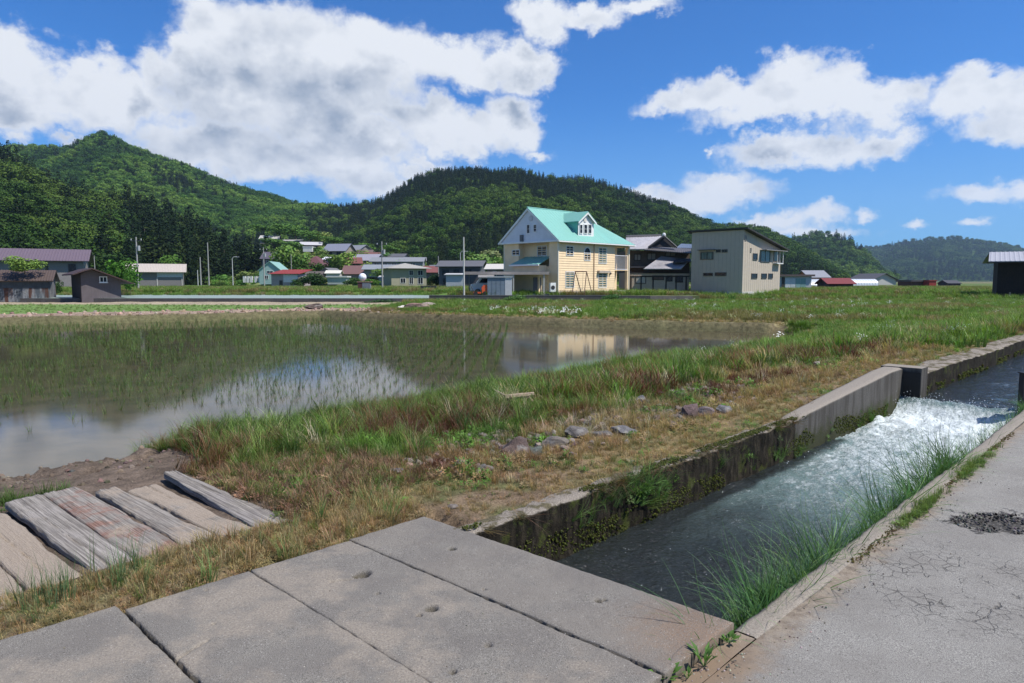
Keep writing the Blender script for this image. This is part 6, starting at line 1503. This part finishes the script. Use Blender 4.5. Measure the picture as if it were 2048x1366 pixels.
# village
V = [
 ('teal_house', 519, 562, 566, 523, 168, 5, 9, 'pale turquoise house with a steep gambrel front behind the red roofed shed', (.26, .38, .36), (.20, .34, .31), 'gable_v', .4, .3, ((.25,.3,.42,.6),(.6,.3,.8,.6),(.35,.75,.65,.95))),
 ('red_roof_shed', 543, 597, 573, 539, 150, -8, 6, 'small shed with a bright red roof and white right wall', (.30, .26, .27), (.22, .03, .025), 'shed', .28, .5, ()),
 ('dark_roof_house', 524, 570, 530, 503, 215, 6, 9, 'dark purple roofed house among trees above the turquoise house', (.20, .18, .17), (.075, .065, .085), 'gable_u', .5, .6, ((.2,.2,.4,.7),)),
 ('white_roof_barn', 520, 556, 486, 470, 330, 8, 8, 'highest white roofed barn at the left of the village slope', (.22, .20, .18), (.36, .35, .33), 'gable_u', .45, .6, ()),
 ('long_barn', 565, 602, 492, 477, 320, 12, 8, 'long barn with a pale roof high on the village slope', (.10, .09, .09), (.32, .31, .30), 'shed', .35, .6, ()),
 ('long_barn', 601, 642, 499, 483, 310, 12, 8, 'dark walled barn stepping down right of the long pale barn', (.07, .06, .07), (.42, .41, .42), 'gable_u', .4, .6, ()),
 ('white_hut', 606, 624, 502, 493, 285, 0, 5, 'tiny white hut below the dark walled barn', (.60, .60, .58), (.62, .62, .60), 'flat', .2, .1, ()),
 ('grey_roof_house', 648, 690, 512, 487, 270, -12, 9, 'house with a blue grey gabled roof at the top right of the village', (.24, .21, .17), (.17, .18, .23), 'gable_u', .55, .7, ((.2,.2,.4,.7),(.6,.2,.8,.7))),
 ('grey_roof_house', 690, 716, 513, 490, 280, -30, 9, 'smaller grey roofed house right of the blue grey gabled one', (.22, .20, .19), (.19, .20, .22), 'gable_u', .5, .6, ()),
 ('red_roof_house', 604, 645, 546, 512, 205, -4, 8, 'house with a dull red two-stage roof left of the pale green tree', (.18, .17, .16), (.11, .045, .048), 'hip', .5, .7, ((.15,.1,.35,.6),(.55,.1,.75,.6))),
 ('white_roof_hut', 644, 662, 530, 513, 215, 0, 5, 'small white roofed hut just right of the dull red roof', (.30, .29, .28), (.60, .60, .62), 'shed', .4, .3, ()),
 ('red_roof_house', 697, 722, 538, 514, 200, 15, 9, 'house with a brick red roof directly right of the pale green tree', (.17, .13, .12), (.15, .055, .045), 'gable_u', .5, .6, ()),
 ('lilac_roof_house', 704, 748, 530, 508, 225, -14, 9, 'house with a broad lilac grey roof behind the brick red roof', (.10, .11, .13), (.25, .24, .28), 'gable_u', .55, .7, ((.2,.1,.4,.6),)),
 ('red_roof_house', 730, 766, 518, 504, 255, 10, 8, 'small red roof peeping out above the lilac grey roof', (.15, .11, .10), (.14, .06, .05), 'gable_u', .6, .5, ()),
 ('long_grey_house', 742, 845, 540, 514, 210, 3, 9, 'long two-storey grey house with a pale metal roof in the village', (.22, .225, .235), (.19, .20, .215), 'gable_u', .33, .6, ((.06,.4,.16,.8),(.22,.4,.32,.8),(.40,.4,.5,.8),(.58,.4,.68,.8),(.76,.4,.86,.8))),
 ('red_roof_house', 686, 760, 562, 531, 178, 0, 8, 'wide house with a faded brownish red roof behind the hut with the white dome', (.24, .22, .23), (.14, .075, .07), 'gable_u', .5, .6, ((.1,.1,.2,.6),(.7,.1,.85,.6))),
 ('low_grey_house', 728, 800, 552, 529, 172, 4, 8, 'grey roofed house left of the beige block', (.20, .19, .18), (.20, .22, .24), 'gable_u', .4, .6, ((.3,.2,.45,.7),)),
 ('low_brown_house', 612, 640, 560, 543, 172, 4, 7, 'low brown roofed house behind the dark rounded bush', (.20, .17, .14), (.10, .08, .07), 'gable_u', .5, .5, ((.2,.2,.4,.7),)),
 ('low_grey_house', 640, 664, 558, 536, 182, -8, 7, 'narrow grey house between the dull red two-stage roof and the pale hut', (.22, .21, .20), (.13, .13, .14), 'gable_v', .4, .5, ((.3,.3,.6,.6),)),
 ('dark_roof_house', 668, 700, 529, 516, 232, 5, 8, 'dark roofed house half hidden by the pale yellow green tree', (.16, .14, .12), (.07, .07, .08), 'gable_u', .5, .6, ()),
 ('brown_roof_house', 716, 744, 512, 499, 268, 12, 8, 'brown roofed house at the top of the village beside the trees', (.14, .12, .10), (.12, .08, .07), 'gable_u', .5, .6, ()),
 ('dark_roof_house', 770, 806, 520, 507, 250, -6, 8, 'dark slate roofed house above the long two-storey grey house', (.18, .17, .17), (.09, .09, .10), 'gable_u', .5, .6, ()),
 ('grey_roof_house', 812, 850, 528, 514, 225, 8, 8, 'grey roofed house at the right end of the long two-storey grey house', (.15, .14, .14), (.16, .16, .17), 'gable_u', .5, .6, ()),
 ('low_dark_house', 858, 892, 548, 530, 175, -4, 7, 'low dark house behind the little red roof', (.10, .09, .09), (.12, .13, .15), 'gable_u', .5, .5, ()),
 ('low_pale_hut', 960, 985, 566, 547, 118, 3, 4, 'low weathered hut under the left part of the carport roof', (.13, .12, .11), (.20, .19, .18), 'gable_u', .4, .3, ()),
 ('beige_block', 783, 853, 570, 526, 140, 22, 8, 'two-storey beige block with a wide pale hipped roof in the village', (.30, .28, .20), (.30, .29, .26), 'hip', .2, .9, ((.5,.55,.62,.85),(.75,.55,.9,.85),(.25,.1,.4,.4),(.5,.05,.62,.45),(.75,.05,.9,.45))),
 ('red_roof_house', 850, 882, 556, 532, 165, 5, 7, 'little house with a red roof right of the beige block', (.12, .09, .09), (.16, .055, .05), 'gable_u', .5, .5, ()),
 ('dark_house', 878, 960, 572, 521, 128, -5, 8, 'dark grey two-storey house left of the tall bare pole', (.085, .085, .095), (.10, .10, .11), 'gable_u', .22, .6, ((.08,.55,.25,.85),(.35,.55,.5,.85),(.62,.55,.8,.85),(.1,.1,.3,.4))),
 ('white_shed', 892, 926, 572, 547, 118, 0, 4, 'pale corrugated shed in front of the dark grey house', (.38, .40, .42), (.40, .40, .40), 'shed', .12, .3, ()),
 ('grey_hut', 974, 1012, 560, 528, 120, -6, 6, 'low hut with a pale roof seen over the carport', (.14, .13, .14), (.46, .44, .40), 'gable_u', .3, .5, ((.3,.3,.5,.8),)),
 ('white_box_hut', 655, 692, 566, 552, 150, 2, 4, 'long low white box hut left of the white dome', (.36, .38, .38), (.50, .50, .48), 'flat', .2, .3, ()),
 ('pale_hut', 652, 678, 552, 541, 170, 5, 5, 'pale hut above the long low white box hut', (.50, .48, .42), (.55, .53, .46), 'gable_u', .5, .4, ()),
 ('pale_hut', 758, 786, 566, 552, 148, 0, 4, 'pale weathered hut left of the beige block', (.42, .42, .40), (.40, .40, .38), 'gable_u', .3, .3, ()),
]
NF = {}
for (nm, x0, x1, yb, yt, Y, dg, dp, lb, wc, rc, kd, rfr, ov, wins) in V:
    NF[lb] = hut(nm, x0, x1, yb, yt, Y, dg, dp, lb, wc, rc, kd, rfr, ov, 0, 'house' if 'house' in nm or 'block' in nm else 'hut', wins)
f_ = NF['small shed with a bright red roof and white right wall']; MB().box(f_.w * .45, -.05, f_.h * .35, f_.w * .98, -.004, f_.h * .98).build('white_panel', paint((.60, .58, .60), .7), f_.e); MB().box(f_.w * .3, -.04, 0, f_.w * .42, -.003, f_.h * .5).build('door', DARKF, f_.e)
for i in range(5):
    x, y, z = atY(486 + 7 * i + (2 if i > 2 else 0), 565, 172); e = Frame('white_block', x, y, z, 0, 'one of five white upright blocks standing in a row beside the turquoise house', 'block', 'five white blocks in a row'); MB().box(0, 0, 0, .62, .5, 1.5).box(.05, -.02, 1.502, .57, .5, 1.58).build('body', paint((.62, .62, .60), .7), e.e)
# right-hand plain
R_L = [
 ('garage', 1561, 1622, 586, 549, 98, 2, 6, 'small garage with a dark fascia and pale sliding doors right of the beige building', (.42, .44, .45), (.10, .075, .07), 'flat', .10, .35, ()),
 ('orange_wall_house', 1619, 1656, 566, 541, 180, 4, 7, 'distant house with a grey roof and orange brown wall above the vinyl tunnels', (.32, .12, .07), (.20, .21, .24), 'gable_u', .5, .6, ()),
 ('red_barn', 1657, 1706, 581, 557, 112, -4, 5, 'low shed with a dark red roof and front painted dark like a shaded opening', (.045, .03, .03), (.16, .03, .03), 'gable_u', .42, .4, ()),  # closed walls; near-black colour stands in for the shaded open front
 ('dark_gable_barn', 1742, 1792, 568, 547, 240, 25, 9, 'distant barn with a dark gabled roof edged in white', (.36, .35, .34), (.06, .06, .07), 'gable_v', .6, .9, ()),
 ('distant_shed', 1823, 1858, 577, 560, 150, 3, 5, 'distant shed with a dark roof in the open fields', (.09, .04, .035), (.07, .06, .065), 'flat', .2, .3, ()),
 ('distant_shed', 1858, 1872, 577, 560, 148, 3, 5, 'red box shed at the right end of the distant dark roofed shed', (.26, .03, .025), (.22, .03, .03), 'flat', .12, .1, ()),
 ('distant_shed', 1896, 1921, 572, 561, 210, 0, 5, 'low black shed farthest out on the plain', (.03, .03, .035), (.05, .05, .06), 'gable_u', .5, .3, ()),
]
for (nm, x0, x1, yb, yt, Y, dg, dp, lb, wc, rc, kd, rfr, ov, wins) in R_L:
    NF[lb] = hut(nm, x0, x1, yb, yt, Y, dg, dp, lb, wc, rc, kd, rfr, ov, 0, 'barn' if 'barn' in nm else 'shed', wins)
f_ = NF['small garage with a dark fascia and pale sliding doors right of the beige building']
for i, cc in enumerate(((.50, .52, .54), (.46, .49, .50), (.20, .32, .30), (.18, .30, .28))): MB().box(f_.w * (.14 + .17 * i), -.05, .1, f_.w * (.14 + .17 * i) + f_.w * .16, -.004, f_.h * .88).build('sliding_door', paint(cc, .5), f_.e)
MB().box(f_.w * .02, -.06, 0, f_.w * .12, -.004, f_.h * .95).build('corner_post', paint((.04, .035, .03), .6), f_.e)
M_VINYL = paint((.62, .66, .70), .35, .06)
def tunnel(x0, x1, yb, yt, Y, label, deg):
    p = atY(x0, yb, Y); q = atY(x1, yb, Y); top = atY(x0, yt, Y)[2] - p[2]; L = (q[0] - p[0])
    F = Frame('vinyl_tunnel', p[0], Y, p[2], deg, label, 'greenhouse', 'vinyl tunnels beyond the garage'); m = MB(); n = 10; w_ = 4.5
    P_ = [(w_ / 2 - w_ / 2 * math.cos(t), top * math.sin(t) ** .8) for t in np.linspace(0, math.pi, n + 1)]
    for i in range(n): m.poly([(0, P_[i][0], P_[i][1]), (L, P_[i][0], P_[i][1]), (L, P_[i+1][0], P_[i+1][1]), (0, P_[i+1][0], P_[i+1][1])])
    m.poly([(0, a, b) for a, b in P_]); m.poly([(L, a, b) for a, b in P_]); m.build('cover', M_VINYL, F.e)
    for i in range(0, 13): 
        h_ = MB(); 
        for j in range(n): h_.bar((L * i / 12, P_[j][0], P_[j][1] + .02), (L * i / 12, P_[j+1][0], P_[j+1][1] + .02), .035, 4)
        h_.build('hoop', paint((.40, .42, .44), .5), F.e)
tunnel(1622, 1662, 577, 558, 120, 'nearer vinyl tunnel just right of the garage', 2)
tunnel(1690, 1755, 571, 558, 150, 'farther vinyl tunnel behind the dark red roofed shed', -3)
# hut with white dome
x, y, z = atY(716, 581, 88); WD = Frame('tank_stand', x, y, z, 4, 'round white tank on a small dark red stand at the edge of the terrace', 'tank')
MB().box(0, 0, 0, .55, 1.1, 1.05).build('stand', paint((.09, .03, .03), .8), WD.e); MB().box(.56, -.02, 0, 1.55, 1.0, 1.0).build('grey_box', paint((.16, .17, .20), .7), WD.e); MB().ball((.55, .4, 1.72), .50, 14, 10).build('tank', paint((.72, .72, .78), .5), WD.e); MB().box(-.1, -.06, 1.06, 1.7, 1.1, 1.14).build('roof', paint((.36, .18, .16), .6), WD.e)
# trailer / black skip
x, y, z = atY(841, 580, 92); TB_ = Frame('farm_trailer', x, y, z, 2, 'low black farm trailer parked in the grass', 'trailer'); MB().box(0, 0, .15, 2.1, 1.1, .55).build('bed', DARKF, TB_.e)
for cx_ in (.5, 1.6): MB().bar((cx_, -.04, .18), (cx_, -.01, .18), .18, 10).build('wheel', paint((.02, .02, .02), .9), TB_.e)
# debris heap
for (px_, py_, w0, cc, lb, k_) in ((805, 612, .42, (.62, .58, .52), 'small white lump in the debris heap by the paddy', 0), (838, 612, 1.0, (.24, .15, .12), 'largest brown lump in the debris heap by the paddy', 1), (858, 608, .7, (.30, .24, .20), 'grey brown lump at the right of the debris heap', 2), (632, 611, .8, (.11, .08, .065), 'dark heap of soil on the far bund', 3)):
    x, y = at(px_, py_ + 6, -.25); o = link(bpy.data.objects.new('debris_lump', ROCKS[k_])); o.location = (x, y, -.12); o.scale = (w0, w0 * .8, w0 * .5); o.color = (*cc, 1); tag(o, lb, 'debris', 'debris heap beyond the paddy')

# ================================================================== poles
def pole(px_, yt, yb, Y, label, kind='util', r=.14, col=(.30, .29, .28)):
    x, y, z = atY(px_, yb, Y); h = atY(px_, yt, Y)[2] - z; e = empty('street_lamp' if kind == 'lamp' else 'utility_pole', (x, y, z)); tag(e, label, 'street lamp' if kind == 'lamp' else 'pole')
    m_ = paint(col, .8)
    MB().bar((0, 0, -.5), (0, 0, h), r, 8, r * .65).build('shaft', m_, e)
    if kind == 'util':
        MB().box(-.8, -.06, h - .55, .8, .06, h - .45).build('crossarm', DARKF, e)
        for s_ in (-.7, 0, .7): MB().bar((s_, 0, h - .45), (s_, 0, h - .22), .05, 6).build('insulator', paint((.6, .6, .6), .4), e)
        MB().bar((.32, 0, h - 1.9), (.32, 0, h - 1.2), .2, 8).build('transformer', paint((.32, .33, .34), .6), e)
    elif kind == 'lamp': MB().bar((0, 0, h), (.35, 0, h + .35), .06, 6).bar((.35, 0, h + .35), (1.0, 0, h + .4), .05, 6).build('arm', m_, e); MB().box(.85, -.12, h + .3, 1.5, .12, h + .38).build('lamp_head', paint((.5, .5, .5), .5), e)
    return e
pole(277, 474, 580, 96, 'grey utility pole in front of the pale roofed warehouse'); pole(418, 485, 566, 150, 'tallest grey pole against the dark cedars', 'plain', .16); pole(402, 514, 566, 148, 'short pole left of the tallest one against the cedars', 'plain', .16)
pole(396, 540, 567, 150, 'thin white post left of the short pole', 'plain', .10, (.5, .5, .5)); pole(466, 517, 566, 150, 'curved street lamp between the cedars and the white blocks', 'lamp', .10, (.5, .5, .5)); pole(529, 495, 572, 142, 'grey pole standing in front of the turquoise house')
pole(583, 508, 545, 190, 'slim pole behind the bright red roof', 'plain', .12); pole(765, 483, 582, 104, 'utility pole with fittings in the middle of the village'); pole(877, 512, 560, 150, 'slim pole between the red roof and the dark grey house', 'plain', .12)
pole(928, 474, 592, 62.6, 'tall bare pale pole at the left end of the carport', 'plain', .09, (.48, .47, .44)); pole(921, 506, 556, 140, 'slim lamp pole behind the tall bare pole', 'lamp', .10, (.4, .4, .4)); pole(190, 511, 545, 96, 'thin pole at the right gable of the long grey building', 'plain', .06)

# ================================================================== trees and shrubs near the village
def tr(kind, px_, yb, yt, wpx, Y, col, label, n=None):
    p = atY(px_, yb, Y); h = atY(px_, yt, Y)[2] - p[2]; w_ = wpx / F_PX * Y
    k = {'broad': .62, 'conif': .36, 'bush': .95}[kind]
    place_tree(kind, p, h / .98, w_ / k, col, label, 'tree' if kind != 'bush' else 'shrub', None, n)
BG = (.075, .15, .028); DG = (.03, .065, .018); YG = (.14, .22, .05); MG = (.05, .10, .024)
tr('bush', 237, 585, 508, 72, 76, (.055, .14, .02), 'bright green leafy tree between the dark wood shed and the warehouse')
tr('bush', 262, 590, 530, 30, 74, (.05, .125, .02), 'leafy bush at the right foot of the bright green tree')
tr('broad', 345, 560, 509, 38, 172, BG, 'round headed tree rising behind the pale warehouse roof')
tr('bush', 50, 548, 508, 66, 62, YG, 'light yellow green bush rising behind the brown shed roof')
tr('bush', 112, 592, 556, 24, 70, DG, 'small dark bush between the two sheds at the left')
tr('broad', 566, 560, 484, 60, 200, (.12, .20, .045), 'tall light green tree behind the turquoise house')
tr('broad', 598, 560, 500, 44, 196, (.10, .18, .04), 'light green tree left of the dull red two-stage roof')
tr('broad', 684, 560, 497, 42, 192, (.15, .23, .05), 'pale yellow green tree in the centre of the village')
tr('bush', 622, 574, 541, 56, 146, DG, 'dark rounded bush right of the bright red roofed shed'); tr('bush', 596, 576, 556, 34, 146, MG, 'low bush in front of the white wall of the red roofed shed')
tr('bush', 706, 574, 552, 40, 140, MG, 'green bushes behind the white tank'); tr('broad', 663, 556, 512, 26, 200, DG, 'dark tree just left of the pale yellow green one'); tr('bush', 745, 572, 556, 40, 138, BG, 'pale bush left of the beige block')
tr('broad', 762, 560, 538, 36, 160, YG, 'light bush in front of the low grey house'); tr('broad', 780, 512, 488, 34, 300, BG, 'small bright tree above the long grey house roof'); tr('broad', 640, 492, 464, 40, 335, (.18, .23, .07), 'yellowish tree at the top edge of the village slope')
for i, (px_, yb, yt, w0) in enumerate(((528, 470, 446, 40), (560, 476, 448, 46), (592, 480, 450, 44), (622, 486, 462, 40), (668, 494, 472, 34), (735, 508, 488, 36), (548, 500, 476, 34), (585, 506, 486, 30), (640, 512, 494, 28))):
    tr('broad', px_, yb, yt, w0, 345 - i * 7, (.085, .165, .035), 'broadleaf tree among the gardens on the village slope') if False else place_tree('broad', atY(px_, yb, 345 - i * 7), (yb - yt) / F_PX * 345, w0 / F_PX * 345 / .62, (.085, .165, .035), 'leafy garden tree on the upper village slope', 'tree', 'garden trees on the upper village slope')
tr('broad', 958, 580, 508, 60, 150, (.12, .20, .055), 'light green tree on the cleared slope behind the carport'); tr('broad', 984, 575, 490, 60, 175, (.15, .17, .075), 'pale tree leaning over the cleared slope left of the white gable'); tr('broad', 1004, 575, 505, 34, 160, BG, 'green tree touching the left wall of the yellow house')
tr('bush', 870, 572, 545, 36, 135, DG, 'dark bush between the beige block and the dark grey house'); tr('bush', 1190, 590, 577, 20, 62.8, BG, 'weedy bush on top of the retaining wall before the yellow house') if False else None
tr('bush', 1222, 604, 586, 40, 61.2, (.06, .13, .04), 'weedy bush growing against the retaining wall below the porch', 'shrub'); tr('bush', 1030, 606, 588, 44, 60.6, (.09, .17, .05), 'weedy bush in front of the retaining wall below the carport', 'shrub'); tr('bush', 756, 612, 597, 70, 60.4, (.035, .075, .03), 'dark grassy bush at the foot of the retaining wall', 'shrub')
tr('conif', 1335, 560, 470, 40, 240, DG, 'dark cedar behind the traditional house') if False else None

n = 2600; x_ = rng.uniform(-.44, -.08, n); y = np.sqrt(rng.random(n)) * 330 + 20; x = x_ * y; z = gz(x, y); k = (y > 172) & (y < 352) & (rng.random(n) > .35); n2_ = k.sum()
tc = np.where((rng.random(n) > .5)[:, None], cols([.085, .16, .035], n, .3), cols([.16, .21, .06], n, .3)); hh = rng.uniform(.8, 2.6, n) * (1 + 1.2 * (rng.random(n) > .85))
scatter('village_shrubbery', BR[:2] + [BR[2]], np.stack([x, y, z - .3 * hh], 1)[k], rng.integers(0, 3, n)[k], rz(n, .05)[k], np.stack([hh * 1.7, hh * 1.7, hh], 1)[k], tc[k], label='hedges, bushes and garden plants between the village houses')
# haze: one closed box of thin air round everything
hz = MB().box(-3650, -3650, -4.5, 3650, 4600, 560)
m = bpy.data.materials.new('thin_haze'); m.use_nodes = True; t = NT(m.node_tree); t.n.clear(); o = t.n.new('ShaderNodeOutputMaterial'); pv = t.n.new('ShaderNodeVolumePrincipled')
t.put(pv, 'Color', (.50, .72, 1.0)); pv.inputs['Density'].default_value = .00009; pv.inputs['Anisotropy'].default_value = .2; t.l.new(pv.outputs[0], o.inputs['Volume'])
tag(hz.build('haze', m), kind='stuff')
